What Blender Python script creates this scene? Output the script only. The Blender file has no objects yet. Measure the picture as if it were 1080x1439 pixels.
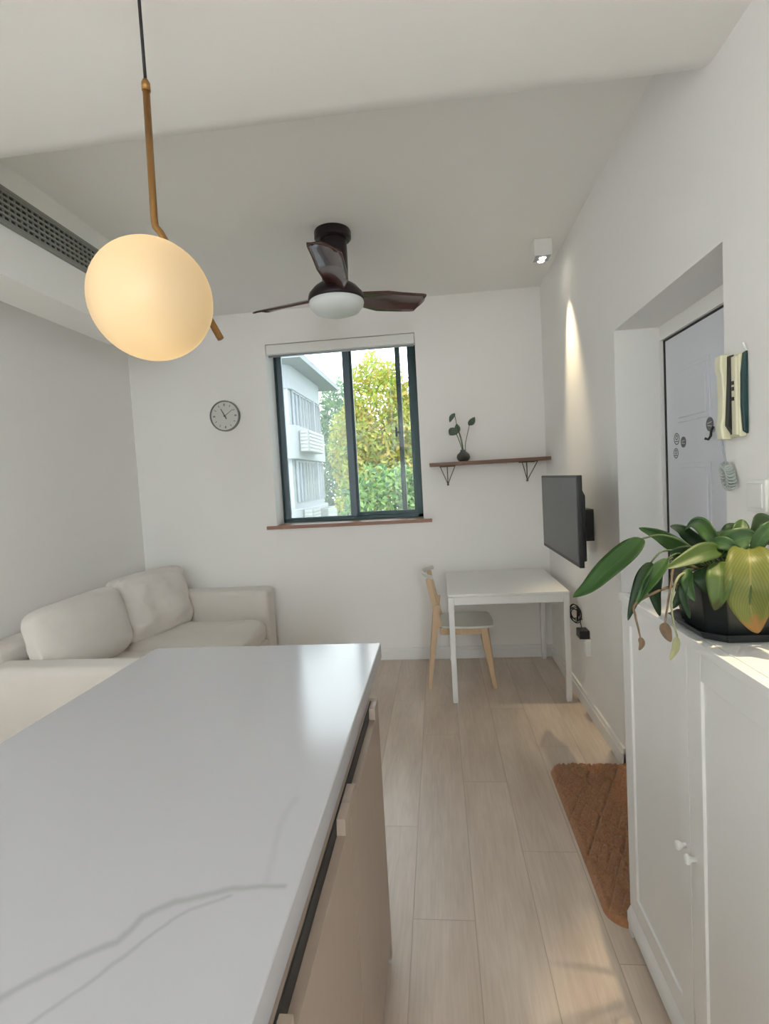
import bpy, bmesh, math, random
from mathutils import Vector, Matrix, noise
random.seed(7)
PI = math.pi
S = bpy.context.scene
C = S.collection

# ------------------------------------------------------------------ camera
cam_d = bpy.data.cameras.new('camera')
cam = bpy.data.objects.new('camera', cam_d)
C.objects.link(cam)
cam_d.sensor_fit = 'HORIZONTAL'
cam_d.sensor_width = 36
cam_d.lens = 742.935 * 36 / 1080
cam_d.clip_start = .02
cam.matrix_world = Matrix(((0.99356336, 0.04906309, 0.10210123, 0),
                           (0.09876511, 0.06619263, -0.99290684, 0),
                           (-0.05547342, 0.99659989, 0.06092085, 1.5),
                           (0, 0, 0, 1)))
S.camera = cam

# ------------------------------------------------------------------ world and light
W = bpy.data.worlds.new('sky'); S.world = W; W.use_nodes = True
wn = W.node_tree.nodes; bg = wn['Background']
bg.inputs[0].default_value = (.90, .95, 1.0, 1)
SKY = 3.8
bg.inputs[1].default_value = SKY

def area(name, loc, rot, sx, sy, power, col=(1, 1, 1), portal=False):
    l = bpy.data.lights.new(name, 'AREA'); l.shape = 'RECTANGLE'; l.size = sx; l.size_y = sy
    l.energy = power; l.color = col
    if portal: l.cycles.is_portal = True
    o = bpy.data.objects.new(name, l); C.objects.link(o); o.location = loc; o.rotation_euler = rot
    return o
sun = bpy.data.lights.new('sun', 'SUN'); sun.energy = 1.5; sun.angle = .03; sun.color = (1, .96, .88)
so = bpy.data.objects.new('sun', sun); C.objects.link(so); so.rotation_euler = (math.radians(48), 0, math.radians(28))
area('window_portal', (-.74, 4.66, 1.92), (-PI/2, 0, 0), 1.2, 1.45, 1, portal=True)
area('added_side_light', (1.40, -3.25, 1.75), (0, math.radians(78), math.radians(-40)), 1.5, 1.6, 285, (.87, .96, 1.02))  # added lamp outside the unseen side window, brightens the whole room

S.view_settings.view_transform = 'Standard'
S.view_settings.look = 'None'
S.view_settings.gamma = 1
S.view_settings.use_curve_mapping = False
S.view_settings.exposure = 0.56
S.cycles.max_bounces = 14
S.cycles.diffuse_bounces = 8
S.cycles.transparent_max_bounces = 12
S.cycles.use_denoising = True
S.cycles.sample_clamp_indirect = 8

# ------------------------------------------------------------------ materials
def s2l(c):
    return tuple(((v/255)/12.92 if v/255 <= .04045 else ((v/255+.055)/1.055)**2.4) for v in c)
def mat(name, col, rough=.6, metal=0, spec=.5, bump=0, bscale=200, var=0, vscale=3, coat=0, sheen=0, emit=None, es=0, stretch=None):
    m = bpy.data.materials.new(name); m.use_nodes = True
    nt = m.node_tree; b = nt.nodes['Principled BSDF']; n = nt.nodes; L = nt.links
    c = (*col, 1)
    b.inputs['Base Color'].default_value = c
    b.inputs['Roughness'].default_value = rough; b.inputs['Metallic'].default_value = metal
    b.inputs['Specular IOR Level'].default_value = spec
    b.inputs['Coat Weight'].default_value = coat
    b.inputs['Sheen Weight'].default_value = sheen
    tc = n.new('ShaderNodeTexCoord'); src = tc.outputs['Object']
    if stretch:
        mp = n.new('ShaderNodeMapping'); mp.inputs['Scale'].default_value = stretch
        L.new(src, mp.inputs[0]); src = mp.outputs[0]
    nz = n.new('ShaderNodeTexNoise'); nz.inputs['Scale'].default_value = vscale; nz.inputs['Detail'].default_value = 5
    L.new(src, nz.inputs['Vector'])
    v = max(var, .015)
    mx = n.new('ShaderNodeMix'); mx.data_type = 'RGBA'
    mx.inputs[6].default_value = tuple(max(0, k*(1-v)) for k in col)+(1,)
    mx.inputs[7].default_value = tuple(min(1, k*(1+v)) for k in col)+(1,)
    L.new(nz.outputs['Fac'], mx.inputs[0]); L.new(mx.outputs[2], b.inputs['Base Color'])
    if bump:
        n2 = n.new('ShaderNodeTexNoise'); n2.inputs['Scale'].default_value = bscale; n2.inputs['Detail'].default_value = 4
        L.new(src, n2.inputs['Vector'])
        bp = n.new('ShaderNodeBump'); bp.inputs['Strength'].default_value = bump; bp.inputs['Distance'].default_value = .004
        L.new(n2.outputs['Fac'], bp.inputs['Height']); L.new(bp.outputs[0], b.inputs['Normal'])
    if emit:
        b.inputs['Emission Color'].default_value = (*emit, 1); b.inputs['Emission Strength'].default_value = es
    return m

M = {}
M['wall'] = mat('white wall paint', (.87, .86, .845), .85, spec=.25, bump=.08, bscale=90)
M['ceiling'] = mat('white ceiling paint', (.87, .86, .845), .9, spec=.2, bump=.05, bscale=90)
M['trimw'] = mat('white gloss trim', (.80, .80, .79), .4)
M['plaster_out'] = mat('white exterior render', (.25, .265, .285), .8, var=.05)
M['frame'] = mat('dark green aluminium', (.030, .062, .068), .35, metal=.3)
M['frame_glare'] = mat('aluminium lightened for glare', (.10, .135, .16), .4, metal=.3)  # left sash colour, lightened to stand in for window glare
M['framel'] = mat('pale aluminium', (.42, .46, .50), .4, metal=.3)
M['sill'] = mat('brown wood sill', s2l((150, 112, 92)), .45, var=.2, vscale=14, stretch=(.3, 4, 4))
M['shelfwood'] = mat('walnut board', s2l((112, 78, 60)), .45, var=.35, vscale=14, stretch=(.3, 4, 6))
M['white_pl'] = mat('white plastic', (.82, .82, .80), .4)
M['whitelac'] = mat('white lacquer', (.80, .80, .79), .35, coat=.15)
M['cabw'] = mat('white satin cabinet foil', (.78, .785, .78), .42)
M['birch'] = mat('birch wood', s2l((206, 178, 146)), .45, var=.16, vscale=10, stretch=(4, 4, .4))
M['taupe'] = mat('taupe cabinet laminate', s2l((160, 143, 130)), .38, var=.07, vscale=5, stretch=(5, 5, .5))
M['dark'] = mat('dark recess', (.025, .022, .02), .6)
M['brass'] = mat('antique brass', s2l((150, 112, 66)), .38, metal=.85, var=.2, vscale=20)
M['black'] = mat('black plastic', (.012, .012, .013), .42)
M['blackcord'] = mat('black cable', (.006, .006, .007), .6)
M['fanwood'] = mat('dark walnut blade', s2l((74, 46, 42)), .22, var=.35, vscale=8, coat=.4)
M['fanmetal'] = mat('dark bronze fan metal', s2l((44, 36, 38)), .35, metal=.5)
M['opal'] = mat('frosted opal plastic', (.72, .76, .76), .4)
M['screen'] = mat('grey glossy screen', s2l((50, 52, 56)), .28)
M['sofa'] = mat('light grey linen', s2l((228, 222, 216)), .95, spec=.1, sheen=.25, bump=.5, bscale=350, var=.05, vscale=6)
M['pot'] = mat('dark green black plastic pot', (.010, .014, .014), .35)
M['soil'] = mat('potting soil', (.03, .02, .014), .95, bump=.8, bscale=60, var=.4, vscale=40)
M['grille'] = mat('grey grille metal', s2l((140, 142, 136)), .5)
M['doorw'] = mat('blue white steel door', s2l((222, 225, 233)), .4)
M['cream'] = mat('aged cream plastic', s2l((222, 218, 190)), .4)
M['teal'] = mat('dark teal plastic', s2l((22, 58, 60)), .4)
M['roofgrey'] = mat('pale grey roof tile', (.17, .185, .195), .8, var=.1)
M['outglass'] = mat('blue grey window glass', s2l((84, 98, 116)), .3, var=.15, vscale=1)
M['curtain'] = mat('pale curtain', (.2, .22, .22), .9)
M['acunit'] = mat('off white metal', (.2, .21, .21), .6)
M['bark'] = mat('bark', (.16, .12, .09), .9, bump=.6, bscale=20, var=.3)
M['grass'] = mat('grass', (.08, .14, .04), .95, var=.4, vscale=.6)
M['clockring'] = mat('grey metal ring', (.22, .22, .21), .4, metal=.4)
M['clockface'] = mat('white dial', (.66, .66, .64), .6)
M['clockblack'] = mat('dark clock hand', (.06, .06, .06), .5)
M['lampon'] = mat('lit spotlight lens', (1, 1, 1), .4, emit=(1, .9, .72), es=14)
M['globe'] = mat('warm lit opal glass', (.20, .18, .16), .45, emit=(1, .66, .26), es=.5)
def _globe():
    nt = M['globe'].node_tree; n = nt.nodes; L = nt.links; b = n['Principled BSDF']
    tc = n.new('ShaderNodeTexCoord'); sp = n.new('ShaderNodeSeparateXYZ'); L.new(tc.outputs['Generated'], sp.inputs[0])
    a = n.new('ShaderNodeMath'); a.operation = 'SUBTRACT'; a.inputs[1].default_value = .48; L.new(sp.outputs[0], a.inputs[0])
    ab = n.new('ShaderNodeMath'); ab.operation = 'ABSOLUTE'; L.new(a.outputs[0], ab.inputs[0])
    mr = n.new('ShaderNodeMapRange'); mr.interpolation_type = 'SMOOTHSTEP'
    mr.inputs[1].default_value = .10; mr.inputs[2].default_value = .5; mr.inputs[3].default_value = .54; mr.inputs[4].default_value = .34
    L.new(ab.outputs[0], mr.inputs[0]); L.new(mr.outputs[0], b.inputs['Emission Strength'])
_globe()
M['vasegl'] = None

def leafmat(name, ca, cb, edge=None):
    m = mat(name, ca, .45, spec=.35)
    nt = m.node_tree; n = nt.nodes; L = nt.links; b = n['Principled BSDF']
    tc = n.new('ShaderNodeUVMap')
    sep = n.new('ShaderNodeSeparateXYZ'); L.new(tc.outputs[0], sep.inputs[0])
    # midrib: |u - .5| small ; side veins: wave in v - |u|
    a = n.new('ShaderNodeMath'); a.operation = 'SUBTRACT'; a.inputs[1].default_value = .5; L.new(sep.outputs[0], a.inputs[0])
    ab = n.new('ShaderNodeMath'); ab.operation = 'ABSOLUTE'; L.new(a.outputs[0], ab.inputs[0])
    v = n.new('ShaderNodeMath'); v.operation = 'MULTIPLY_ADD'; v.inputs[1].default_value = -1.0
    L.new(ab.outputs[0], v.inputs[0]); L.new(sep.outputs[1], v.inputs[2])
    sc = n.new('ShaderNodeMath'); sc.operation = 'MULTIPLY'; sc.inputs[1].default_value = 95; L.new(v.outputs[0], sc.inputs[0])
    sn = n.new('ShaderNodeMath'); sn.operation = 'SINE'; L.new(sc.outputs[0], sn.inputs[0])
    mr = n.new('ShaderNodeMapRange'); mr.inputs[1].default_value = .2; mr.inputs[2].default_value = 1; mr.inputs[4].default_value = .45; L.new(sn.outputs[0], mr.inputs[0])
    rib = n.new('ShaderNodeMapRange'); rib.inputs[1].default_value = .03; rib.inputs[2].default_value = .0; L.new(ab.outputs[0], rib.inputs[0])
    mxx = n.new('ShaderNodeMath'); mxx.operation = 'MAXIMUM'; L.new(mr.outputs[0], mxx.inputs[0]); L.new(rib.outputs[0], mxx.inputs[1])
    mx = n.new('ShaderNodeMix'); mx.data_type = 'RGBA'; mx.inputs[6].default_value = (*ca, 1); mx.inputs[7].default_value = (*cb, 1)
    L.new(mxx.outputs[0], mx.inputs[0]); out = mx.outputs[2]
    if edge:
        nz = n.new('ShaderNodeTexNoise'); nz.inputs['Scale'].default_value = 3; L.new(tc.outputs[0], nz.inputs['Vector'])
        ad = n.new('ShaderNodeMath'); ad.operation = 'MULTIPLY_ADD'; ad.inputs[1].default_value = .35; L.new(nz.outputs['Fac'], ad.inputs[0]); L.new(sep.outputs[1], ad.inputs[2])
        e = n.new('ShaderNodeMapRange'); e.inputs[1].default_value = .92; e.inputs[2].default_value = 1.02; L.new(ad.outputs[0], e.inputs[0])
        m2 = n.new('ShaderNodeMix'); m2.data_type = 'RGBA'; m2.inputs[7].default_value = (*edge, 1)
        L.new(e.outputs[0], m2.inputs[0]); L.new(out, m2.inputs[6]); out = m2.outputs[2]
    L.new(out, b.inputs['Base Color'])
    b.inputs['Transmission Weight'].default_value = 0
    return m
M['green'] = leafmat('green leaf', (.022, .062, .012), (.050, .115, .028))
M['dark'+'leaf'] = leafmat('dark green leaf', (.010, .030, .009), (.022, .055, .016))
M['olive'] = leafmat('olive leaf', (.040, .075, .014), (.085, .12, .03))
M['yellow'] = leafmat('yellowing leaf', (.095, .115, .020), (.20, .165, .04), (.22, .11, .025))
M['yellowgreen'] = leafmat('yellow green leaf', (.055, .095, .016), (.10, .14, .03), (.05, .05, .012))
M['dry'] = mat('dry brown leaf', s2l((112, 92, 70)), .8, var=.4, vscale=60)
M['pale'] = mat('withered pale leaf', s2l((140, 140, 104)), .7, var=.3, vscale=60)
M['stem'] = mat('green stem', (.06, .10, .035), .5)

def glass(name, tint=(1, 1, 1), haze=0.0, refl=.06):
    m = bpy.data.materials.new(name); m.use_nodes = True; nt = m.node_tree; n = nt.nodes; L = nt.links
    for x in list(n): n.remove(x)
    o = n.new('ShaderNodeOutputMaterial'); t = n.new('ShaderNodeBsdfTransparent'); t.inputs[0].default_value = (*tint, 1)
    g = n.new('ShaderNodeBsdfGlossy'); g.inputs['Roughness'].default_value = .03
    fr = n.new('ShaderNodeFresnel'); fr.inputs[0].default_value = 1.45
    m1 = n.new('ShaderNodeMixShader'); L.new(fr.outputs[0], m1.inputs[0]); L.new(t.outputs[0], m1.inputs[1]); L.new(g.outputs[0], m1.inputs[2])
    last = m1
    if haze:
        d = n.new('ShaderNodeBsdfTranslucent'); d.inputs[0].default_value = (.9, .95, 1, 1)
        m2 = n.new('ShaderNodeMixShader'); m2.inputs[0].default_value = haze
        L.new(m1.outputs[0], m2.inputs[1]); L.new(d.outputs[0], m2.inputs[2]); last = m2
    L.new(last.outputs[0], o.inputs[0]); return m
M['pane'] = glass('window glass', (.97, .99, .98))
M['hazy'] = glass('dusty window glass', (.93, .97, .97), haze=.05)
M['vasegl'] = glass('smoky vase glass', (.50, .50, .45), haze=.25)

# floor: long oak laminate boards along Y
def floor_mat():
    m = mat('oak laminate floor', s2l((176, 152, 128)), .36, spec=.5)
    nt = m.node_tree; n = nt.nodes; L = nt.links; b = n['Principled BSDF']
    def math_(op, a=None, b_=None, c=None):
        q = n.new('ShaderNodeMath'); q.operation = op
        for i, v in enumerate((a, b_, c)):
            if v is None: continue
            if isinstance(v, (int, float)): q.inputs[i].default_value = v
            else: L.new(v, q.inputs[i])
        return q.outputs[0]
    g = n.new('ShaderNodeNewGeometry'); sep = n.new('ShaderNodeSeparateXYZ'); L.new(g.outputs['Position'], sep.inputs[0])
    X, Y = sep.outputs[0], sep.outputs[1]
    bx = math_('DIVIDE', math_('ADD', X, -.055+4.2), .21)
    idx = math_('FLOOR', bx); fx = math_('FRACT', bx)
    wn_ = n.new('ShaderNodeTexWhiteNoise'); wn_.noise_dimensions = '1D'; L.new(idx, wn_.inputs['W'])
    off = math_('MULTIPLY', math_('FRACT', math_('MULTIPLY', math_('ADD', idx, -19), .37)), 1.3)
    by = math_('DIVIDE', math_('ADD', math_('ADD', Y, off), -1.71+13), 1.3)
    idy = math_('FLOOR', by); fy = math_('FRACT', by)
    # seams
    sx = math_('MINIMUM', fx, math_('SUBTRACT', 1, fx)); sy = math_('MINIMUM', fy, math_('SUBTRACT', 1, fy))
    seam = math_('MINIMUM', math_('MULTIPLY', sx, .21), math_('MULTIPLY', sy, 1.3))
    mr = n.new('ShaderNodeMapRange'); mr.inputs[1].default_value = .0009; mr.inputs[2].default_value = .0022; L.new(seam, mr.inputs[0])
    # grain coordinates per board
    w2 = n.new('ShaderNodeTexWhiteNoise'); w2.noise_dimensions = '2D'
    cb = n.new('ShaderNodeCombineXYZ'); L.new(idx, cb.inputs[0]); L.new(idy, cb.inputs[1]); L.new(cb.outputs[0], w2.inputs['Vector'])
    cv = n.new('ShaderNodeCombineXYZ')
    L.new(math_('MULTIPLY', X, 7), cv.inputs[0]); L.new(math_('MULTIPLY', Y, .9), cv.inputs[1]); L.new(math_('MULTIPLY', w2.outputs['Value'], 30), cv.inputs[2])
    n1 = n.new('ShaderNodeTexNoise'); n1.inputs['Scale'].default_value = 1.3; n1.inputs['Detail'].default_value = 3; L.new(cv.outputs[0], n1.inputs['Vector'])
    rings = math_('SINE', math_('MULTIPLY', n1.outputs['Fac'], 60))
    cv2 = n.new('ShaderNodeCombineXYZ')
    L.new(math_('MULTIPLY', X, 90), cv2.inputs[0]); L.new(math_('MULTIPLY', Y, 3), cv2.inputs[1]); L.new(math_('MULTIPLY', w2.outputs['Value'], 9), cv2.inputs[2])
    n2 = n.new('ShaderNodeTexNoise'); n2.inputs['Scale'].default_value = 2; n2.inputs['Detail'].default_value = 6; L.new(cv2.outputs[0], n2.inputs['Vector'])
    cv3 = n.new('ShaderNodeCombineXYZ')
    L.new(math_('MULTIPLY', X, 6), cv3.inputs[0]); L.new(math_('MULTIPLY', Y, 1.3), cv3.inputs[1]); L.new(idx, cv3.inputs[2])
    n3 = n.new('ShaderNodeTexNoise'); n3.inputs['Scale'].default_value = 1.2; n3.inputs['Detail'].default_value = 4; L.new(cv3.outputs[0], n3.inputs['Vector'])
    f = math_('ADD', math_('MULTIPLY', rings, .05), math_('MULTIPLY', math_('SUBTRACT', n2.outputs['Fac'], .5), .5))
    f = math_('ADD', f, math_('MULTIPLY', math_('SUBTRACT', n3.outputs['Fac'], .5), 1.1))
    f = math_('ADD', f, math_('MULTIPLY', math_('SUBTRACT', w2.outputs['Value'], .5), .12))
    f = math_('ADD', f, .5)
    cr = n.new('ShaderNodeValToRGB'); L.new(f, cr.inputs[0])
    cr.color_ramp.elements[0].position = .1; cr.color_ramp.elements[0].color = (*s2l((184, 166, 150)), 1)
    cr.color_ramp.elements[1].position = .9; cr.color_ramp.elements[1].color = (*s2l((220, 205, 190)), 1)
    mx = n.new('ShaderNodeMix'); mx.data_type = 'RGBA'; L.new(mr.outputs[0], mx.inputs[0]); mx.inputs[6].default_value = (*s2l((176, 160, 144)), 1)
    L.new(cr.outputs[0], mx.inputs[7]); L.new(mx.outputs[2], b.inputs['Base Color'])
    bp = n.new('ShaderNodeBump'); bp.inputs['Strength'].default_value = .25; bp.inputs['Distance'].default_value = .002
    L.new(math_('ADD', mr.outputs[0], math_('MULTIPLY', n2.outputs['Fac'], .25)), bp.inputs['Height']); L.new(bp.outputs[0], b.inputs['Normal'])
    b.inputs['Roughness'].default_value = .3
    return m
M['floor'] = floor_mat()

# countertop quartz: white with two grey veins drawn as soft line segments
def quartz():
    m = mat('white quartz with grey veins', (.78, .79, .80), .16, spec=.5)
    nt = m.node_tree; n = nt.nodes; L = nt.links; b = n['Principled BSDF']
    g = n.new('ShaderNodeNewGeometry')
    nz = n.new('ShaderNodeTexNoise'); nz.inputs['Scale'].default_value = 14; nz.inputs['Detail'].default_value = 4; L.new(g.outputs['Position'], nz.inputs['Vector'])
    sub = n.new('ShaderNodeVectorMath'); sub.operation = 'SUBTRACT'; sub.inputs[1].default_value = (.5, .5, .5); L.new(nz.outputs['Color'], sub.inputs[0])
    scl = n.new('ShaderNodeVectorMath'); scl.operation = 'SCALE'; scl.inputs['Scale'].default_value = .018; L.new(sub.outputs[0], scl.inputs[0])
    ps = n.new('ShaderNodeVectorMath'); ps.operation = 'ADD'; L.new(g.outputs['Position'], ps.inputs[0]); L.new(scl.outputs[0], ps.inputs[1])
    fl = n.new('ShaderNodeVectorMath'); fl.operation = 'MULTIPLY'; fl.inputs[1].default_value = (1, 1, 0); L.new(ps.outputs[0], fl.inputs[0])
    P_ = fl.outputs[0]
    def seg(a, b_, w, s):
        A = Vector((*a, 0)); B = Vector((*b_, 0)); d = B-A
        q = n.new('ShaderNodeVectorMath'); q.operation = 'SUBTRACT'; q.inputs[1].default_value = A; L.new(P_, q.inputs[0])
        dt = n.new('ShaderNodeVectorMath'); dt.operation = 'DOT_PRODUCT'; dt.inputs[1].default_value = d/d.length_squared; L.new(q.outputs[0], dt.inputs[0])
        cl = n.new('ShaderNodeClamp'); L.new(dt.outputs['Value'], cl.inputs[0])
        sv = n.new('ShaderNodeVectorMath'); sv.operation = 'SCALE'; sv.inputs[0].default_value = d; L.new(cl.outputs[0], sv.inputs['Scale'])
        df = n.new('ShaderNodeVectorMath'); df.operation = 'DISTANCE'; L.new(q.outputs[0], df.inputs[0]); L.new(sv.outputs[0], df.inputs[1])
        mr = n.new('ShaderNodeMapRange'); mr.interpolation_type = 'SMOOTHSTEP'
        mr.inputs[1].default_value = w; mr.inputs[2].default_value = 0; mr.inputs[4].default_value = s; L.new(df.outputs['Value'], mr.inputs[0])
        return mr.outputs[0]
    V1 = [(-.80, .30), (-.62, .50), (-.559, .553), (-.53, .586), (-.488, .623), (-.462, .639), (-.45, .679), (-.416, .707), (-.335, .735), (-.262, .741)]
    V2 = [(-.60, .40), (-.496, .527), (-.469, .57), (-.442, .615), (-.405, .676), (-.383, .695), (-.335, .722)]
    V3 = [(-.293, .745), (-.298, .80), (-.31, .88), (-.30, .96)]
    V4 = [(-.62, 1.72), (-.50, 1.75), (-.42, 1.78), (-.30, 1.74)]
    acc = None
    for V, w, s in ((V1, .011, .55), (V2, .007, .42), (V3, .012, .16), (V4, .008, .10)):
        for a, b_ in zip(V, V[1:]):
            o = seg(a, b_, w, s)
            if acc is None: acc = o
            else:
                k = n.new('ShaderNodeMath'); k.operation = 'MAXIMUM'; L.new(acc, k.inputs[0]); L.new(o, k.inputs[1]); acc = k.outputs[0]
    mx = n.new('ShaderNodeMix'); mx.data_type = 'RGBA'; mx.inputs[6].default_value = (.53, .53, .56, 1); mx.inputs[7].default_value = (.33, .33, .33, 1)
    L.new(acc, mx.inputs[0]); L.new(mx.outputs[2], b.inputs['Base Color'])
    return m
M['quartz'] = quartz()

def rug_mat():
    m = mat('brown shaggy rug', s2l((172, 124, 88)), 1, spec=.05, sheen=.3, var=.3, vscale=90, bump=1, bscale=220)
    return m
M['rug'] = rug_mat()

# ------------------------------------------------------------------ mesh helpers
def box(bm, x0, x1, y0, y1, z0, z1):
    vs = [bm.verts.new(p) for p in ((x0, y0, z0), (x1, y0, z0), (x1, y1, z0), (x0, y1, z0), (x0, y0, z1), (x1, y0, z1), (x1, y1, z1), (x0, y1, z1))]
    for f in ((0, 3, 2, 1), (4, 5, 6, 7), (0, 1, 5, 4), (1, 2, 6, 5), (2, 3, 7, 6), (3, 0, 4, 7)):
        bm.faces.new([vs[i] for i in f])
    return vs
def bar(bm, p0, p1, w, d, w1=None, d1=None, up=Vector((0, 0, 1))):
    "rectangular bar from p0 to p1"
    p0, p1 = Vector(p0), Vector(p1); t = (p1-p0).normalized()
    a = t.cross(up)
    if a.length < 1e-4: a = t.cross(Vector((0, 1, 0)))
    a.normalize(); b = a.cross(t).normalized()
    w1 = w1 or w; d1 = d1 or d
    r = []
    for p, ww, dd in ((p0, w, d), (p1, w1, d1)):
        r.append([bm.verts.new(p+a*sx*ww/2+b*sy*dd/2) for sx, sy in ((-1, -1), (1, -1), (1, 1), (-1, 1))])
    for i in range(4): bm.faces.new((r[0][i], r[0][(i+1) % 4], r[1][(i+1) % 4], r[1][i]))
    bm.faces.new(r[0][::-1]); bm.faces.new(r[1])
def tube(bm, pts, r, seg=10, cap=True):
    pts = [Vector(p) for p in pts]; rs = r if isinstance(r, (list, tuple)) else [r]*len(pts)
    prev = None; rings = []
    for i, p in enumerate(pts):
        t = (pts[min(i+1, len(pts)-1)]-pts[max(i-1, 0)]).normalized()
        if prev is None:
            a = t.cross(Vector((0, 0, 1)))
            if a.length < .05: a = t.cross(Vector((0, 1, 0)))
        else: a = prev-t*prev.dot(t)
        a.normalize(); prev = a; b = t.cross(a)
        rings.append([bm.verts.new(p+(a*math.cos(k*2*PI/seg)+b*math.sin(k*2*PI/seg))*rs[i]) for k in range(seg)])
    for A, B in zip(rings, rings[1:]):
        for k in range(seg): bm.faces.new((A[k], A[(k+1) % seg], B[(k+1) % seg], B[k]))
    if cap: bm.faces.new(rings[0][::-1]); bm.faces.new(rings[-1])
def lathe(bm, prof, c=(0, 0, 0), seg=40, rot=None):
    "profile of (radius, z) pairs turned about z at c"
    c = Vector(c); rings = []
    for r, z in prof:
        if r < 1e-6: rings.append([bm.verts.new(c+(rot@Vector((0, 0, z)) if rot else Vector((0, 0, z))))])
        else:
            q = []
            for k in range(seg):
                v = Vector((r*math.cos(k*2*PI/seg), r*math.sin(k*2*PI/seg), z))
                q.append(bm.verts.new(c+(rot@v if rot else v)))
            rings.append(q)
    for A, B in zip(rings, rings[1:]):
        if len(A) == 1 and len(B) == 1: continue
        for k in range(seg):
            k2 = (k+1) % seg
            if len(A) == 1: bm.faces.new((A[0], B[k2], B[k]))
            elif len(B) == 1: bm.faces.new((A[k], A[k2], B[0]))
            else: bm.faces.new((A[k], A[k2], B[k2], B[k]))
def prism(bm, poly, axis, a, b):
    "extrude 2D polygon along axis (0,1,2) from a to b; poly gives the two other coordinates in order"
    def P(u, v, w):
        q = [u, v]; q.insert(axis, w); return q
    A = [bm.verts.new(P(u, v, a)) for u, v in poly]; B = [bm.verts.new(P(u, v, b)) for u, v in poly]
    n = len(poly)
    for i in range(n): bm.faces.new((A[i], A[(i+1) % n], B[(i+1) % n], B[i]))
    bm.faces.new(A[::-1]); bm.faces.new(B)

def wloc(o):
    v = Vector((0, 0, 0))
    while o: v = v+Vector(o.location); o = o.parent
    return v
def obj(name, bm, m, parent=None, smooth=False, bevel=0, label=None, seg=2):
    bmesh.ops.recalc_face_normals(bm, faces=bm.faces[:])
    me = bpy.data.meshes.new(name); bm.to_mesh(me); bm.free()
    ms = m if isinstance(m, (list, tuple)) else [m]
    for k in ms: me.materials.append(k)
    o = bpy.data.objects.new(name, me); C.objects.link(o)
    if parent:
        off = wloc(parent); o.parent = parent
    else:
        cs = [v.co for v in me.vertices]
        off = Vector(((min(c.x for c in cs)+max(c.x for c in cs))/2, (min(c.y for c in cs)+max(c.y for c in cs))/2, min(c.z for c in cs)))
        o.location = off
    me.transform(Matrix.Translation(-off))
    if smooth:
        for p in me.polygons: p.use_smooth = True
    if bevel:
        bv = o.modifiers.new('bevel', 'BEVEL'); bv.width = bevel; bv.segments = seg; bv.limit_method = 'ANGLE'
        for p in me.polygons: p.use_smooth = True
        wm = o.modifiers.new('wn', 'WEIGHTED_NORMAL'); wm.keep_sharp = True
    if label: o['label'] = label
    return o
def BM(): return bmesh.new()
def qbox(name, b, m, parent=None, bevel=0, label=None):
    bm = BM(); box(bm, *b); return obj(name, bm, m, parent, bevel=bevel, label=label)
def thing(name, label, cat, loc=(0, 0, 0), group=None):
    o = bpy.data.objects.new(name, None); C.objects.link(o); o.location = loc; o.empty_display_size = .05
    o['label'] = label; o['category'] = cat
    if group: o['group'] = group
    return o
def tag(o, label, cat, group=None):
    o['label'] = label; o['category'] = cat
    if group: o['group'] = group
    return o
def struct(o): o['kind'] = 'structure'; return o

# ------------------------------------------------------------------ room shell
RX, FY, LX, BY = .865, 4.3155, -2.55, -4.2       # right wall, far wall, left wall, back wall
ZN, ZF, YS = 2.676, 2.93, 1.748                  # near ceiling, far ceiling, y of the step
DY0, DY1, DZ, DX = 1.69, 2.651, 2.142, 1.085     # door recess
WX0, WX1, WZ0, WZ1 = -1.357, -.125, 1.17, 2.662  # window opening
bm = BM(); box(bm, LX-.2, RX+.6, BY-.2, FY+.25, -.15, 0); struct(obj('floor', bm, M['floor']))
bm = BM()
prof = [(BY-.2, ZN), (YS-.3, ZN)]
for k in range(15):
    t = k/14; prof.append((YS-.04+.42*t, ZN+(ZF-ZN)*(.5-.5*math.cos(PI*t))))
prof += [(YS+.8, ZF), (FY+.3, ZF), (FY+.3, ZF+.25), (BY-.2, ZF+.25)]
prism(bm, prof, 0, LX-.2, RX+.35)
co = obj('ceiling', bm, M['ceiling'], smooth=True); struct(co)
em = co.modifiers.new('split', 'EDGE_SPLIT'); em.split_angle = math.radians(50)
bm = BM()
box(bm, RX, RX+.35, -2.30, DY0, 0, ZF+.1); box(bm, RX, RX+.35, BY-.2, -3.90, 0, ZF+.1); box(bm, RX, RX+.35, -3.90, -2.30, 0, .85); box(bm, RX, RX+.35, -3.90, -2.30, 2.35, ZF+.1); box(bm, RX, RX+.35, DY1, FY+.3, 0, ZF+.1); box(bm, RX, RX+.35, DY0, DY1, DZ, ZF+.1)
struct(obj('wall_right', bm, M['wall']))
bm = BM()
box(bm, LX-.2, WX0, FY, FY+.3, 0, ZF+.1); box(bm, WX1, RX+.01, FY, FY+.3, 0, ZF+.1)
box(bm, WX0, WX1, FY, FY+.3, 0, WZ0-.03); box(bm, WX0, WX1, FY, FY+.3, WZ1, ZF+.1)
struct(obj('wall_far', bm, M['wall']))
bm = BM(); box(bm, LX-.2, LX, BY-.2, FY+.3, 0, ZF+.1); struct(obj('wall_left', bm, M['wall']))
bm = BM()
box(bm, LX, RX+.01, BY-.2, BY, 0, ZN+.1)
struct(obj('wall_back', bm, M['wall']))
w3 = bpy.data.objects.new('added_window', None); C.objects.link(w3); w3.location = (RX+.3, -3.1, .85); struct(w3)  # window added out of view to let the side lamp in
bm = BM()
for y in (-3.90, -3.125, -2.35): box(bm, RX+.2, RX+.26, y, y+.05, .85, 2.35)
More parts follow.
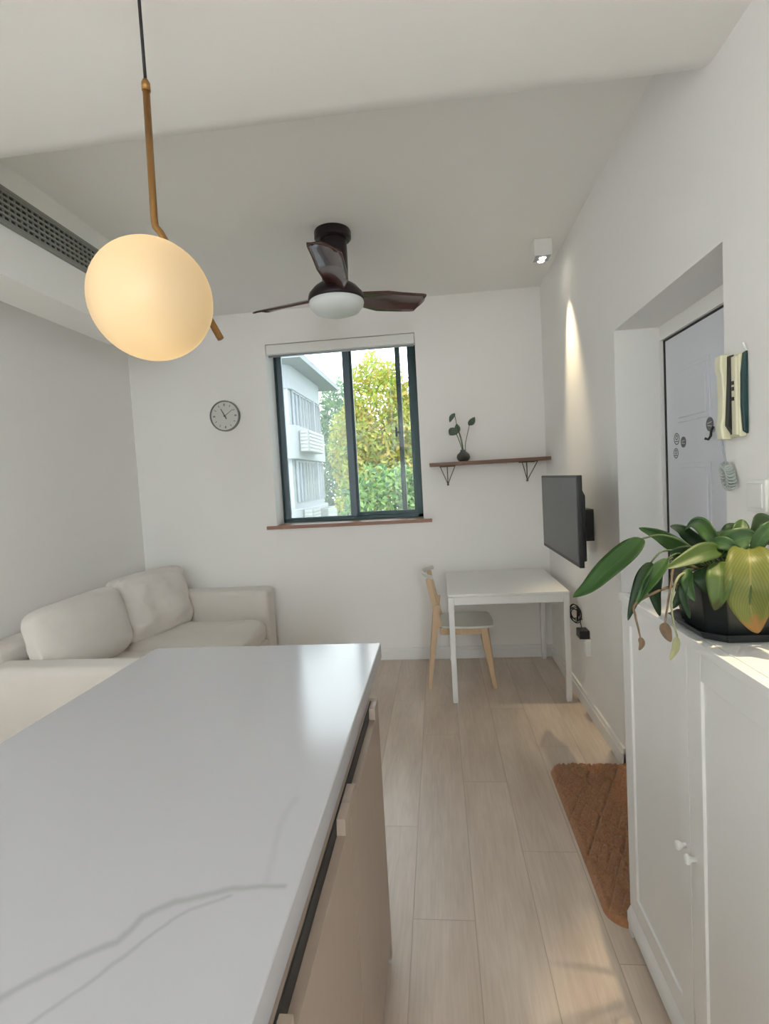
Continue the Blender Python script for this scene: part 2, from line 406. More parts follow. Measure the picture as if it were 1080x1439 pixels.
box(bm, RX+.2, RX+.26, -3.90, -2.30, .85, .90); box(bm, RX+.2, RX+.26, -3.90, -2.30, 2.30, 2.35)
obj('window_frame', bm, M['trimw'], w3)
qbox('pane', (RX+.225, RX+.231, -3.85, -2.35, .90, 2.30), M['pane'], w3)
# bulkhead over the sofa side, step back with sloping underside
bm = BM()
prism(bm, [(-1.765, 2.444), (-1.765, ZF+.02), (LX, ZF+.02), (LX, 2.70), (-2.01, 2.444)], 1, YS+.0, 3.2)
struct(obj('trim_1', bm, M['ceiling']))
bm = BM()
prism(bm, [(-1.765, 2.444), (-1.765, ZN), (LX, ZN), (LX, 2.676), (-2.01, 2.444)], 1, BY, YS)
struct(obj('trim_2', bm, M['ceiling']))

# baseboards
def baseboard(name, b, side):
    x0, x1, y0, y1 = b
    bm = BM(); box(bm, x0, x1, y0, y1, 0, .10)
    if side == 'y': box(bm, x0, x1, y0-.006, y1, 0, .075)
    else: box(bm, x0-.006, x1, y0, y1, 0, .075)
    struct(obj(name, bm, M['trimw'], bevel=.002))
baseboard('baseboard_far', (LX, RX, FY-.012, FY), 'y')
bm = BM(); box(bm, RX-.012, RX, DY1, FY-.02, 0, .10); box(bm, RX-.018, RX, DY1, FY-.02, 0, .075)
struct(obj('baseboard_right', bm, M['trimw'], bevel=.002))
bm = BM(); box(bm, LX, LX+.012, BY, FY-.02, 0, .10)
struct(obj('baseboard_left', bm, M['trimw'], bevel=.002))

# window sill board
struct(qbox('trim_3', (-1.438, -.057, FY-.028, FY, 1.136, 1.164), M['sill'], bevel=.002))
struct(qbox('trim_4', (WX0, WX1, FY, FY+.22, 1.14, 1.165), M['sill']))

# window
w1 = bpy.data.objects.new('window_1', None); C.objects.link(w1); w1.location = ((WX0+WX1)/2, 4.56, WZ0); struct(w1)
FYW = 4.53
bm = BM()
z0, z1 = WZ0-.004, WZ1
box(bm, WX0, WX0+.018, FYW, FYW+.09, z0, z1); box(bm, WX1-.05, WX1, FYW, FYW+.09, z0, z1)
box(bm, WX0, WX1, FYW, FYW+.09, z1-.015, z1); box(bm, WX0, WX1, FYW, FYW+.09, z0, z0+.03)
obj('window_frame', bm, M['frame'], w1, bevel=.002)
def sash(xa, xb, y, wl, wr, pm, m, hb=.035):
    bm = BM()
    za, zb = z0+.03, z1-.015
    box(bm, xa, xa+wl, y, y+.028, za, zb); box(bm, xb-wr, xb, y, y+.028, za, zb)
    box(bm, xa+wl, xb-wr, y, y+.028, za, za+hb); box(bm, xa+wl, xb-wr, y, y+.028, zb-.022, zb)
    s = obj('sash', bm, m, w1, bevel=.002)
    qbox('pane', (xa+wl, xb-wr, y+.011, y+.016, za+hb, zb-.022), pm, s)
    return s
sash(WX0+.018, -.705, FYW+.012, .045, .055, M['hazy'], M['frame_glare'], .012)
s2 = sash(-.70-.03, -.268, FYW+.048, .045, .042, M['pane'], M['frame'])
s3 = sash(-.36, WX1-.05, FYW+.012, .0005, .028, M['pane'], M['frame'])
bm = BM(); box(bm, -.335, -.318, FYW+.005, FYW+.03, 1.86, 1.94); box(bm, -.325, -.29, FYW+.0, FYW+.01, 1.89, 1.905); obj('window_latch', bm, M['frame'], w1)

# roller blind cassette
rb = thing('roller_blind', 'white rolled-up blind cassette along the top of the window opening', 'blind', (-.74, 4.36, 2.59))
qbox('cassette', (WX0+.004, WX1-.004, FY+.004, FY+.085, 2.580, WZ1-.004), M['white_pl'], rb, bevel=.006)
bm = BM(); tube(bm, [(WX0+.01, FY+.05, 2.574), (WX1-.01, FY+.05, 2.574)], .009); obj('bottom_bar', bm, M['framel'], rb, smooth=True)
bm = BM(); box(bm, WX1-.012, WX1-.003, FY+.01, FY+.075, 2.585, WZ1-.006); obj('end_cap', bm, M['framel'], rb)

# ------------------------------------------------------------------ entrance door in the recess
d1 = bpy.data.objects.new('door_1', None); C.objects.link(d1); d1.location = (DX, 2.17, 0); struct(d1)
bm = BM()
box(bm, DX-.015, DX+.08, DY0, DY1, 2.078, DZ)         # head
box(bm, DX-.02, DX+.08, DY1-.006, DY1+.0, 0, 2.078); box(bm, DX-.015, DX+.08, DY0, DY0+.008, 0, 2.078)
box(bm, DX+.06, DX+.09, DY0, DY1, 0, 2.078)
obj('door_frame', bm, M['wall'], d1)
bm = BM(); box(bm, DX-.002, DX+.06, DY1-.023, DY1-.008, 0, 2.077); box(bm, DX-.001, DX+.06, DY0+.01, DY1-.01, 2.068, 2.077); obj('door_gap', bm, M['black'], d1)
leaf = BM()
y0, y1 = DY0+.012, DY1-.024
box(leaf, DX, DX+.045, y0, y1, .01, 2.068)
dl = obj('door_leaf', leaf, M['doorw'], d1, bevel=.002)
bm = BM()
def panel(bm, ya, yb, za, zb):
    for (a, b, c, d, h) in ((ya, yb, za, zb, .004), (ya+.02, yb-.02, za+.02, zb-.02, .009)):
        vs = box(bm, DX-h, DX+.002, a, b, c, d)
for (ya, yb) in ((y1-.40, y1-.12), (y0+.10, y0+.38)):
    for (za, zb) in ((.20, .75), (.88, 1.50), (1.68, 1.92)): panel(bm, ya, yb, za, zb)
obj('door_panels', bm, M['doorw'], dl, bevel=.003, seg=3)
bm = BM(); tube(bm, [(DX-.0, y0+.07, 1.05), (DX-.05, y0+.07, 1.05), (DX-.055, y0+.08, 1.05), (DX-.055, y0+.19, 1.05)], .009); lathe(bm, [(0, 0), (.026, 0), (.026, .01), (0, .01)], (DX, y0+.07, 1.05), 24, Matrix.Rotation(-PI/2, 3, 'Y'))
obj('door_handle', bm, M['framel'], dl, smooth=False)

# stickers on the door
RYm = Matrix.Rotation(-PI/2, 3, 'Y')
M['stick'] = mat('grey sticker print', s2l((105, 105, 110)), .6, var=.1)
M['stickw'] = mat('white sticker', s2l((225, 225, 230)), .6)
def sticker(y, z, r, dark, label):
    bm = BM(); lathe(bm, [(0, 0), (r, 0), (r, .0015), (0, .0015)], (DX, y, z), 28, RYm)
    t = thing('door_sticker', label, 'sticker', (DX, y, z))
    obj('backing', bm, M['stick'] if dark else M['stickw'], t)
    bm = BM()
    if dark:
        for a in (-.3, .3): bar(bm, (DX-.0018, y-.6*r, z+a*r), (DX-.0018, y+.6*r, z+a*r*.5), .0008, .0025)
        obj('print', bm, M['clockface'], t)
    else:
        lathe(bm, [(r*.82, .0015), (r*.98, .0015), (r*.98, .0022), (r*.82, .0022), (r*.82, .0015)], (DX, y, z), 28, RYm)
        lathe(bm, [(r*.28, .0015), (r*.44, .0015), (r*.44, .0022), (r*.28, .0022), (r*.28, .0015)], (DX, y, z+r*.22), 18, RYm)
        bar(bm, (DX-.002, y-.55*r, z-.42*r), (DX-.002, y+.55*r, z-.42*r), .001, .004)
        obj('print', bm, M['stick'], t)
sticker(2.524, 1.610, .027, False, 'upper of two ringed white round stickers at the far edge of the door')
sticker(2.462, 1.592, .024, True, 'solid grey round sticker beside the pair of ringed white stickers on the door')
sticker(2.534, 1.546, .024, False, 'lower of two ringed white round stickers at the far edge of the door')
sticker(2.233, 1.648, .028, True, 'solid grey round sticker just above the small hook on the door')
hk = thing('door_hook', 'small dark and silver stick-on hook on the white door beside the intercom', 'hook', (DX, 2.20, 1.60))
bm = BM(); lathe(bm, [(0, 0), (.012, 0), (.012, .004), (0, .004)], (DX, 2.205, 1.625), 18, RYm); obj('hook_base', bm, M['framel'], hk)
bm = BM(); tube(bm, [(DX-.003, 2.2, 1.635), (DX-.012, 2.2, 1.62), (DX-.014, 2.2, 1.60), (DX-.022, 2.202, 1.587), (DX-.034, 2.206, 1.592)], .005, 8); obj('hook_arm', bm, M['black'], hk, smooth=True)

# ------------------------------------------------------------------ air conditioning grille on the bulkhead
ag = thing('air_grille', 'long grey slatted air conditioning grille on the bulkhead by the ceiling', 'vent', (-1.765, 2.1, 2.66))
gx = -1.765; ga, gb, gz0, gz1 = .6, 2.95, 2.665, 2.812
if True:
    bm = BM(); box(bm, gx-.0, gx+.004, ga, gb, gz0, gz1)
    obj('dark_duct', bm, M['dark'], ag)
    bm = BM()
    for (a, b, c, d) in ((ga-.015, gb+.015, gz0-.008, gz0+.006), (ga-.015, gb+.015, gz1-.006, gz1+.008), (ga-.015, ga, gz0, gz1), (gb, gb+.015, gz0, gz1)):
        box(bm, gx, gx+.014, a, b, c, d)
    obj('grille_frame', bm, M['grille'], ag)
    bm = BM(); nsl = 6
    for i in range(nsl):
        z = gz0+(gz1-gz0)*(i+.5)/nsl
        bar(bm, (gx+.008, ga, z), (gx+.008, gb, z), .010, .0085)
    y = ga
    while y < gb:
        box(bm, gx+.004, gx+.011, y, y+.005, gz0, gz1); y += .034
    obj('slats', bm, M['grille'], ag)

# ------------------------------------------------------------------ twin spotlights
def twin_spot(x, y, zc, label, aim, e1, tilt=None):
    t = thing('ceiling_spotlight', label, 'light', (x, y, zc))
    bm = BM(); box(bm, x-.055, x+.055, y-.055, y+.055, zc-.10, zc-.0); obj('housing', bm, M['white_pl'], t, bevel=.004)
    bm = BM(); box(bm, x-.046, x+.046, y-.05, y+.05, zc-.101, zc-.098); obj('recess', bm, M['framel'], t)
    for s in (-1, 1):
        bm = BM(); lathe(bm, [(0, -.012), (.016, -.010), (.021, 0), (0, 0)], (x, y+s*.025, zc-.101), 20); obj('lens', bm, M['lampon'], t, smooth=True)
        bm = BM(); lathe(bm, [(.021, 0), (.024, 0), (.024, -.008), (.021, -.008), (.021, 0)], (x, y+s*.025, zc-.101), 20); obj('ring', bm, M['white_pl'], t)
    l = bpy.data.lights.new('spot', 'SPOT'); l.energy = e1; l.color = (1, .80, .50); l.spot_size = math.radians(aim[1]); l.spot_blend = aim[2]; l.shadow_soft_size = .012
    o = bpy.data.objects.new('spot_beam', l); C.objects.link(o); o.parent = t; o.location = (0, 0, -.118)
    d = Vector(aim[0])-Vector((x, y, zc-.118)); o.rotation_euler = d.to_track_quat('-Z', 'Y').to_euler()
    return t
twin_spot(.72, 3.50, ZF, 'white square twin ceiling spotlight switched on above the television', ((.885, 3.36, 1.75), 40, 1.0), 60)
twin_spot(.66, 1.02, ZN, 'white square twin ceiling spotlight above the shoe cabinet', ((.76, 1.13, 1.1), 33, .5), 70)

# ------------------------------------------------------------------ pendant lamp
k_ = .80
def kp(x, y, z): return (x*k_, y*k_, 1.5+(z-1.5)*k_)
rx_, ry_ = -.724*k_, 1.42*k_
pl = thing('pendant_lamp', 'round warm glowing pendant lamp on an angled brass rod over the island', 'lamp', (rx_, ry_, ZN))
bm = BM(); lathe(bm, [(0, 0), (.055, 0), (.055, -.022), (.05, -.026), (0, -.026)], (rx_, ry_, ZN), 32); obj('ceiling_rose', bm, M['brass'], pl, smooth=False)
zt = kp(0, 0, 2.592)[2]
bm = BM(); tube(bm, [(rx_, ry_, ZN-.02), (rx_, ry_, zt-.003)], .0034, 10); obj('cord', bm, M['blackcord'], pl, smooth=True)
rodp = [kp(-.724, 1.42, 2.592), kp(-.7305, 1.42, 2.245), kp(-.729, 1.42, 2.222), kp(-.715, 1.42, 2.204), kp(-.568, 1.42, 1.908)]
bm = BM(); tube(bm, rodp, .0075, 14); obj('rod', bm, M['brass'], pl, smooth=True)
bm = BM(); lathe(bm, [(0, .008), (.005, .008), (.009, 0), (.009, -.016), (0, -.016)], (rx_, ry_, zt+.002), 16); obj('cord_grip', bm, M['brass'], pl, smooth=True)
bm = BM(); bmesh.ops.create_uvsphere(bm, u_segments=56, v_segments=32, radius=.1155)
bmesh.ops.translate(bm, verts=bm.verts[:], vec=kp(-.6760, 1.27, 1.972)); gl = obj('globe', bm, M['globe'], pl, smooth=True)
bm = BM(); tube(bm, [kp(-.65, 1.415, 2.075), kp(-.655, 1.38, 2.06)], .016, 16); obj('globe_socket', bm, M['brass'], pl, smooth=True)

# ------------------------------------------------------------------ ceiling fan
fx, fy = -.525, 3.07
fn = thing('ceiling_fan', 'dark three-bladed ceiling fan with a round frosted light below', 'fan', (fx, fy, ZF))
bm = BM(); lathe(bm, [(0, 0), (.10, 0), (.105, -.01), (.105, -.045), (.095, -.055), (0, -.055)], (fx, fy, ZF), 40); obj('canopy', bm, M['fanmetal'], fn, smooth=False, bevel=.002)
bm = BM(); lathe(bm, [(0, -.05), (.075, -.05), (.078, -.06), (.078, -.20), (.072, -.32), (.0, -.32)], (fx, fy, ZF), 40); obj('motor_column', bm, M['fanmetal'], fn, smooth=False, bevel=.002)
bm = BM(); lathe(bm, [(0, -.285), (.08, -.29), (.125, -.32), (.155, -.355), (.162, -.38), (.158, -.395), (0, -.395)], (fx, fy, ZF), 48); obj('hub', bm, M['fanmetal'], fn, smooth=True)
bm = BM(); lathe(bm, [(.154, -.392), (.158, -.405), (.154, -.422), (.13, -.45), (.08, -.468), (.0, -.475)], (fx, fy, ZF), 48); obj('light_dome', bm, M['opal'], fn, smooth=True, label='round frosted white light cover')
def blade(ang):
    bm = BM(); N = 22; K = 8; rows = []
    for i in range(N+1):
        t = i/N; r = .07+t*.53
        wd = (.050+.122*min(1, t*2.2)**.8)*(1 if t < .93 else (1-((t-.93)/.07)**2*.45))
        tw = -math.radians(24-8*t); zc = -.36+.025*t
        row = []
        for j in range(K+1):
            s = j/K*2-1; off = s*wd/2+.012*math.sin(t*PI)
            x = r-(.02*s*s if i == N else 0); camber = .010*(1-s*s)
            row.append((x, off*math.cos(tw), zc+off*math.sin(tw)+camber))
        rows.append(row)
    def put(dz):
        out = []
        for row in rows:
            q = []
            for x, y, z in row:
                X = x*math.cos(ang)-y*math.sin(ang); Y = x*math.sin(ang)+y*math.cos(ang)
                q.append(bm.verts.new((fx+X, fy+Y, ZF+z+dz)))
            out.append(q)
        return out
    A = put(.005); B = put(-.005)
    for i in range(N):
        for j in range(K):
            bm.faces.new((A[i][j], A[i+1][j], A[i+1][j+1], A[i][j+1])); bm.faces.new((B[i][j], B[i][j+1], B[i+1][j+1], B[i+1][j]))
        bm.faces.new((A[i][0], B[i][0], B[i+1][0], A[i+1][0])); bm.faces.new((A[i][K], A[i+1][K], B[i+1][K], B[i][K]))
    bm.faces.new([A[0][j] for j in range(K+1)]+[B[0][j] for j in range(K, -1, -1)])
    bm.faces.new([A[N][j] for j in range(K+1)]+[B[N][j] for j in range(K, -1, -1)])
    obj('blade', bm, M['fanwood'], fn, smooth=True)
for a in (-85, 35, 155): blade(math.radians(a))

# ------------------------------------------------------------------ wall clock
cx_, cz_ = -1.732, 2.103
ck = thing('wall_clock', 'round white wall clock with a thin grey rim left of the window', 'clock', (cx_, FY, cz_))
RX90 = Matrix.Rotation(PI/2, 3, 'X')
bm = BM(); lathe(bm, [(0, 0), (.118, 0), (.118, .018), (0, .018)], (cx_, FY, cz_), 56, RX90); obj('dial', bm, M['clockface'], ck)
bm = BM(); lathe(bm, [(.117, 0), (.127, 0), (.127, .028), (.117, .028), (.117, 0)], (cx_, FY, cz_), 56, RX90); obj('rim', bm, M['clockring'], ck)
for h in range(12):
    a = h*PI/6; d = Vector((math.sin(a), 0, math.cos(a))); c = Vector((cx_, FY-.019, cz_))
    w = .011 if h % 3 == 0 else .005
    bm = BM(); bar(bm, c+d*.083, c+d*.102, w, .001, up=Vector((0, 1, 0))); obj('hour_mark', bm, M['clockring'], ck)
def hand(name, deg, ln, w, back):
    bm = BM(); a = math.radians(deg); d = Vector((math.sin(a), 0, math.cos(a))); c = Vector((cx_, FY-.022, cz_))
    bar(bm, c-d*back, c+d*ln, w, .002, w*.6, .002, up=Vector((0, 1, 0))); obj(name, bm, M['clockblack'] if name == 'hour_hand' else M['clockring'], ck)
hand('hour_hand', -27, .068, .010, .028); hand('minute_hand', 55, .088, .006, .012)
bm = BM(); lathe(bm, [(0, .018), (.008, .018), (.008, .026), (0, .026)], (cx_, FY, cz_), 16, RX90); obj('hub', bm, M['clockblack'], ck)

# ------------------------------------------------------------------ wall shelf with brackets
sh = thing('wall_shelf', 'narrow dark wood wall shelf on two wire brackets right of the window', 'shelf', (.40, FY, 1.58))
qbox('board', (-.055, RX-.004, 4.11, FY, 1.581, 1.607), M['shelfwood'], sh, bevel=.002)
M['wire'] = mat('bronze wire', s2l((105, 92, 76)), .45, metal=.6)
for xc in (.085, .712):
    bm = BM()
    y0_, y1_ = 4.15, FY-.004
    for s in (-.058, .058): tube(bm, [(xc+s, 4.16, 1.578), (xc, FY-.006, 1.435), (xc, FY-.006, 1.43)], .0035, 6)
    tube(bm, [(xc-.058, 4.16, 1.578), (xc+.058, 4.16, 1.578)], .0035, 6)
    tube(bm, [(xc, FY-.006, 1.578), (xc, FY-.006, 1.43)], .004, 6)
    box(bm, xc-.062, xc+.062, FY-.02, FY, 1.574, 1.581)
    lathe(bm, [(0, 0), (.009, 0), (.009, .01), (0, .01)], (xc, FY, 1.432), 12, RX90)
    obj('bracket', bm, M['wire'], sh)

# vase with stems on the shelf
vx, vy, vz = .212, 4.20, 1.6075
vs_ = thing('vase_with_stems', 'small round glass vase with leafy stems on the wall shelf', 'vase', (vx, vy, vz))
bm = BM(); lathe(bm, [(0, .0), (.030, .0), (.048, .018), (.052, .036), (.046, .056), (.026, .074), (.020, .084), (.023, .092), (.019, .092), (.016, .084), (.022, .072), (.042, .055), (.047, .036), (.043, .02), (.028, .006), (0, .005)], (vx, vy, vz), 32)
obj('glass_vase', bm, M['vasegl'], vs_, smooth=True)
bm = BM(); lathe(bm, [(0, .006), (.027, .007), (.041, .021), (.045, .036), (.043, .045), (0, .045)], (vx, vy, vz), 28)
M['water'] = mat('murky water', s2l((120, 118, 100)), .2); obj('water', bm, M['water'], vs_, smooth=True)
def oval_leaf(bm, base, tip, w, nrm, fold=.1, n=10):
    base, tip, nrm = Vector(base), Vector(tip), Vector(nrm).normalized()
    t = tip-base; s = t.cross(nrm).normalized(); rows = []
    for i in range(n+1):
        a = i/n; hw = w/2*math.sin(PI*min(1, a**.8))**.8 if 0 < a < 1 else .0005
        c = base+t*a+nrm*(.15*t.length*math.sin(PI*a))
        rows.append([bm.verts.new(c+s*hw*k+nrm*(-fold*abs(k)*hw+.0008*q)) for q in (1, -1) for k in (-1, -.5, 0, .5, 1)])
    for A, B in zip(rows, rows[1:]):
        for o in (0, 5):
            for k in range(4): bm.faces.new((A[o+k], A[o+k+1], B[o+k+1], B[o+k]))
        bm.faces.new((A[0], A[5], B[5], B[0])); bm.faces.new((A[4], B[4], B[9], A[9]))
M['greyleaf'] = mat('dusty grey green leaf', s2l((88, 104, 88)), .5, var=.25, vscale=40)
for (st, base, tip, w, nn) in (
    ([(.218, 4.20, 1.66), (.205, 4.19, 1.78), (.170, 4.18, 1.90), (.160, 4.18, 1.965)], (.160, 4.18, 1.985), (.118, 4.17, 1.915), .045, (-.6, -1, .5)),
    ([(.222, 4.20, 1.66), (.235, 4.20, 1.76), (.262, 4.19, 1.86), (.268, 4.19, 1.885)], (.262, 4.19, 1.885), (.312, 4.18, 1.945), .055, (.4, -1, -.4)),
    ([(.214, 4.20, 1.66), (.195, 4.20, 1.74), (.175, 4.19, 1.80), (.160, 4.18, 1.835)], (.168, 4.18, 1.865), (.112, 4.16, 1.815), .078, (-.3, -1, .2)),
    ([(.216, 4.20, 1.66), (.200, 4.21, 1.77), (.186, 4.21, 1.84)], (.176, 4.20, 1.83), (.172, 4.20, 1.905), .046, (.2, -1, .1))):
    bm = BM(); tube(bm, [(.215, 4.20, 1.63)]+st, .0028, 6); sm = obj('stem', bm, M['stem'], vs_, smooth=True)
    bm = BM(); oval_leaf(bm, base, tip, w, nn); obj('leaf', bm, M['greyleaf'], sm, smooth=True)

# ------------------------------------------------------------------ television on its arm
tx = .615
tv = thing('television', 'flat black television on a wall arm, its grey screen facing the sofa', 'television', (RX, 2.82, 1.27))
bm = BM(); box(bm, tx, tx+.022, 2.42, 3.225, 1.055, 1.472); obj('bezel', bm, M['black'], tv, bevel=.004)
qbox('screen', (tx-.0012, tx+.003, 2.432, 3.213, 1.074, 1.460), M['screen'], tv)
bm = BM(); prism(bm, [(2.50, 1.07), (3.145, 1.07), (3.145, 1.38), (3.05, 1.43), (2.60, 1.43), (2.50, 1.38)], 0, tx+.02, tx+.055); obj('rear_housing', bm, M['black'], tv, bevel=.006)
am = BM()
box(am, RX-.05, RX, 3.07, 3.20, 1.09, 1.27)
obj('wall_plate', am, M['black'], tv, bevel=.003)
am = BM(); box(am, tx+.055, tx+.075, 2.76, 2.96, 1.12, 1.32)
bar(am, (tx+.07, 2.86, 1.21), (tx+.12, 2.95, 1.21), .04, .045); bar(am, (tx+.12, 2.95, 1.20), (RX-.045, 3.12, 1.19), .04, .045)
tube(am, [(tx+.12, 2.95, 1.17), (tx+.12, 2.95, 1.25)], .018, 14)
obj('swivel_arm', am, M['black'], tv, bevel=.003)

# ------------------------------------------------------------------ desk
ax0, ax1, ay0, ay1, az = .030, .803, 3.432, 4.285, .7265
dk = thing('desk', 'white square table with a slim top against the far wall', 'table', ((ax0+ax1)/2, (ay0+ay1)/2, 0))
qbox('tabletop', (ax0, ax1, ay0, ay1, az-.018, az), M['whitelac'], dk, bevel=.003)
bm = BM()
for (a, b, c, d) in ((ax0+.02, ax1-.02, ay0+.012, ay0+.028), (ax0+.02, ax1-.02, ay1-.028, ay1-.012), (ax0+.012, ax0+.028, ay0+.02, ay1-.02), (ax1-.028, ax1-.012, ay0+.02, ay1-.02)):
    box(bm, a, b, c, d, az-.072, az-.018)
obj('apron', bm, M['whitelac'], dk, bevel=.002)
for x in (ax0+.02, ax1-.02):
    for y in (ay0+.02, ay1-.02):
        bm = BM(); bar(bm, (x, y, az-.02), (x, y, .006), .038, .038, .034, .034)
        l = obj('leg', bm, M['whitelac'], dk, bevel=.003)
        qbox('foot_cap', (x-.015, x+.015, y-.015, y+.015, 0, .006), M['white_pl'], l)

# ------------------------------------------------------------------ chair
ch = thing('dining_chair', 'pale wooden chair with a white seat tucked under the white table', 'chair', (.12, 3.86, 0))
cy0, cy1 = 3.665, 4.04
bm = BM()
# seat: rounded plywood plate, dished
N = 16; rows = []
for i in range(N+1):
    row = []
    for j in range(N+1):
        u, v = i/N*2-1, j/N*2-1
        k = 1-.10*(u*u*v*v)
        x = .155+.195*u*k; y = (cy0+cy1)/2+(.205+.008*u)*v*k
        row.append((x, y, .452-.010*(1-u*u)*(1-v*v)))
    rows.append(row)
T = [[bm.verts.new(p) for p in r] for r in rows]; B_ = [[bm.verts.new((p[0], p[1], p[2]-.016)) for p in r] for r in rows]
for i in range(N):
    for j in range(N):
        bm.faces.new((T[i][j], T[i+1][j], T[i+1][j+1], T[i][j+1])); bm.faces.new((B_[i][j], B_[i][j+1], B_[i+1][j+1], B_[i+1][j]))
    for A, Bq in (((T[i][0], T[i+1][0]), (B_[i][0], B_[i+1][0])), ((T[i][N], T[i+1][N]), (B_[i][N], B_[i+1][N])), ((T[0][i], T[0][i+1]), (B_[0][i], B_[0][i+1])), ((T[N][i], T[N][i+1]), (B_[N][i], B_[N][i+1]))):
        bm.faces.new((A[0], A[1], Bq[1], Bq[0]))
M['seatw'] = mat('white lacquered plywood', (.74, .73, .68), .4)
obj('seat', bm, M['seatw'], ch, bevel=.004)
# back: white curved top rail on two oak posts
bm = BM(); N = 20; ring = []
for i in range(N+1):
    a = i/N*2-1
    y = (cy0+cy1)/2+a*.215; xo = -.145-.0*a+.075*a*a
    ring.append([bm.verts.new((xo+dx_+ez, y, zz)) for dx_, zz, ez in ((0, .792, 0), (.011, .792, 0), (.011, .820, -.003), (0, .820, -.003))])
for A, Bq in zip(ring, ring[1:]):
    for k in range(4): bm.faces.new((A[k], A[(k+1) % 4], Bq[(k+1) % 4], Bq[k]))
bm.faces.new(ring[0][::-1]); bm.faces.new(ring[-1])
obj('backrest', bm, M['seatw'], ch, bevel=.003)
for y, s in ((cy0+.03, -1), (cy1-.03, 1)):
    bm = BM(); bar(bm, (-.098, y, .79), (-.035, y, .44), .020, .034, .026, .044); obj('back_post', bm, M['birch'], ch, bevel=.005)
    bm = BM(); bar(bm, (-.045, y, .60), (-.125, y-.012*s*-1, 0), .028, .050, .022, .026); obj('leg', bm, M['birch'], ch, bevel=.004)
    bm = BM(); bar(bm, (.275, y, .437), (.335, y+.02*s, 0), .034, .056, .024, .028); obj('leg', bm, M['birch'], ch, bevel=.004)
bm = BM()
box(bm, -.03, .29, cy0+.02, cy0+.04, .385, .436); box(bm, -.03, .29, cy1-.04, cy1-.02, .385, .436); box(bm, .265, .285, cy0+.04, cy1-.04, .385, .436); box(bm, -.035, -.015, cy0+.04, cy1-.04, .385, .436)
obj('seat_frame', bm, M['birch'], ch, bevel=.002)

# ------------------------------------------------------------------ socket, adapter and cables by the desk
ot = thing('wall_socket', 'white wall socket box low on the right wall beside the table leg', 'socket', (RX, 3.27, .37))
qbox('box', (RX-.034, RX, 3.20, 3.33, .375, .478), M['white_pl'], ot, bevel=.004)
qbox('socket_face', (RX-.036, RX-.033, 3.215, 3.315, .385, .468), M['trimw'], ot)
ad = thing('power_adapter', 'black square power adapter sitting on the wall socket box', 'adapter', (RX-.03, 3.26, .479))
qbox('body', (RX-.062, RX-.003, 3.215, 3.30, .479, .530), M['black'], ad, bevel=.004)
bm = BM(); tube(bm, [(RX-.035, 3.27, .530), (RX-.035, 3.30, .56), (RX-.03, 3.335, .572), (RX-.012, 3.345, .565)], .003, 8); obj('lead', bm, M['blackcord'], ad, smooth=True)
cc = thing('coiled_cable', 'coiled black cable hanging on the wall below the table top corner', 'cable', (RX-.02, 3.43, .52))
bm = BM(); pts = []
for i in range(120):
    a = i/120*2*PI*4.5; r = .036+.012*math.sin(a*.37+1); pts.append((RX-.032-.022*math.cos(a)-.006*math.sin(a*.23), 3.435+r*math.cos(a)*1.1+.006*math.sin(a*.7), .578+r*math.sin(a)*1.25))
tube(bm, pts, .0032, 6); obj('coil', bm, M['blackcord'], cc, smooth=True)
bm = BM(); tube(bm, [(RX-.022, 3.405, .62), (RX-.024, 3.41, .54)], .006, 8); obj('cable_tie', bm, M['black'], cc)
wc = BM(); tube(wc, [(RX-.006, 3.40, .72), (RX-.008, 3.47, .66), (RX-.008, 3.49, .58), (RX-.008, 3.42, .52), (RX-.010, 3.34, .47), (RX-.038, 3.31, .45)], .003, 8)
tag(obj('white_cable', wc, M['white_pl'], None, smooth=True), 'thin white cable looping down the wall to the socket box', 'cable')

# ------------------------------------------------------------------ intercom
ic = thing('intercom_phone', 'cream and black intercom phone on the wall beside the door recess', 'intercom', (RX, 1.63, 1.56))
bm = BM(); box(bm, RX-.020, RX, 1.578, 1.660, 1.565, 1.795); obj('base', bm, M['cream'], ic, bevel=.004)
bm = BM(); prism(bm, [(RX-.018, 1.570), (RX-.036, 1.60), (RX-.030, 1.72), (RX-.028, 1.795), (RX-.018, 1.797), (RX-.016, 1.565)], 1, 1.604, 1.624); obj('handset_gap', bm, M['black'], ic, bevel=.002)
bm = BM(); prism(bm, [(RX-.018, 1.560), (RX-.043, 1.562), (RX-.047, 1.60), (RX-.042, 1.62), (RX-.040, 1.69), (RX-.042, 1.745), (RX-.047, 1.765), (RX-.045, 1.802), (RX-.018, 1.802)], 1, 1.622, 1.656); obj('handset', bm, M['cream'], ic, bevel=.005)
bm = BM(); box(bm, RX-.028, RX-.018, 1.580, 1.604, 1.57, 1.79); fp = obj('front_panel', bm, M['cream'], ic, bevel=.003)
for z in (1.700, 1.716, 1.672):
    bm = BM(); box(bm, RX-.031, RX-.027, 1.588, 1.597, z-.005, z+.005); obj('button', bm, M['black'], fp)
bm = BM(); prism(bm, [(RX-.002, 1.572), (RX-.014, 1.58), (RX-.019, 1.65), (RX-.018, 1.74), (RX-.012, 1.795), (RX-.002, 1.80)], 1, 1.566, 1.578); obj('side_shell', bm, M['teal'], ic, bevel=.003)
bm = BM(); tube(bm, [(RX-.001, 1.572, 1.80), (RX-.006, 1.572, 1.808), (RX-.012, 1.572, 1.822)], .003, 8); obj('wall_hook', bm, M['white_pl'], ic, smooth=True)
bm = BM(); tube(bm, [(RX-.03, 1.652, 1.562), (RX-.028, 1.65, 1.53), (RX-.022, 1.645, 1.49)], .0026, 8); cd = obj('cord', bm, M['framel'], ic, smooth=True)
bm = BM(); pts = []
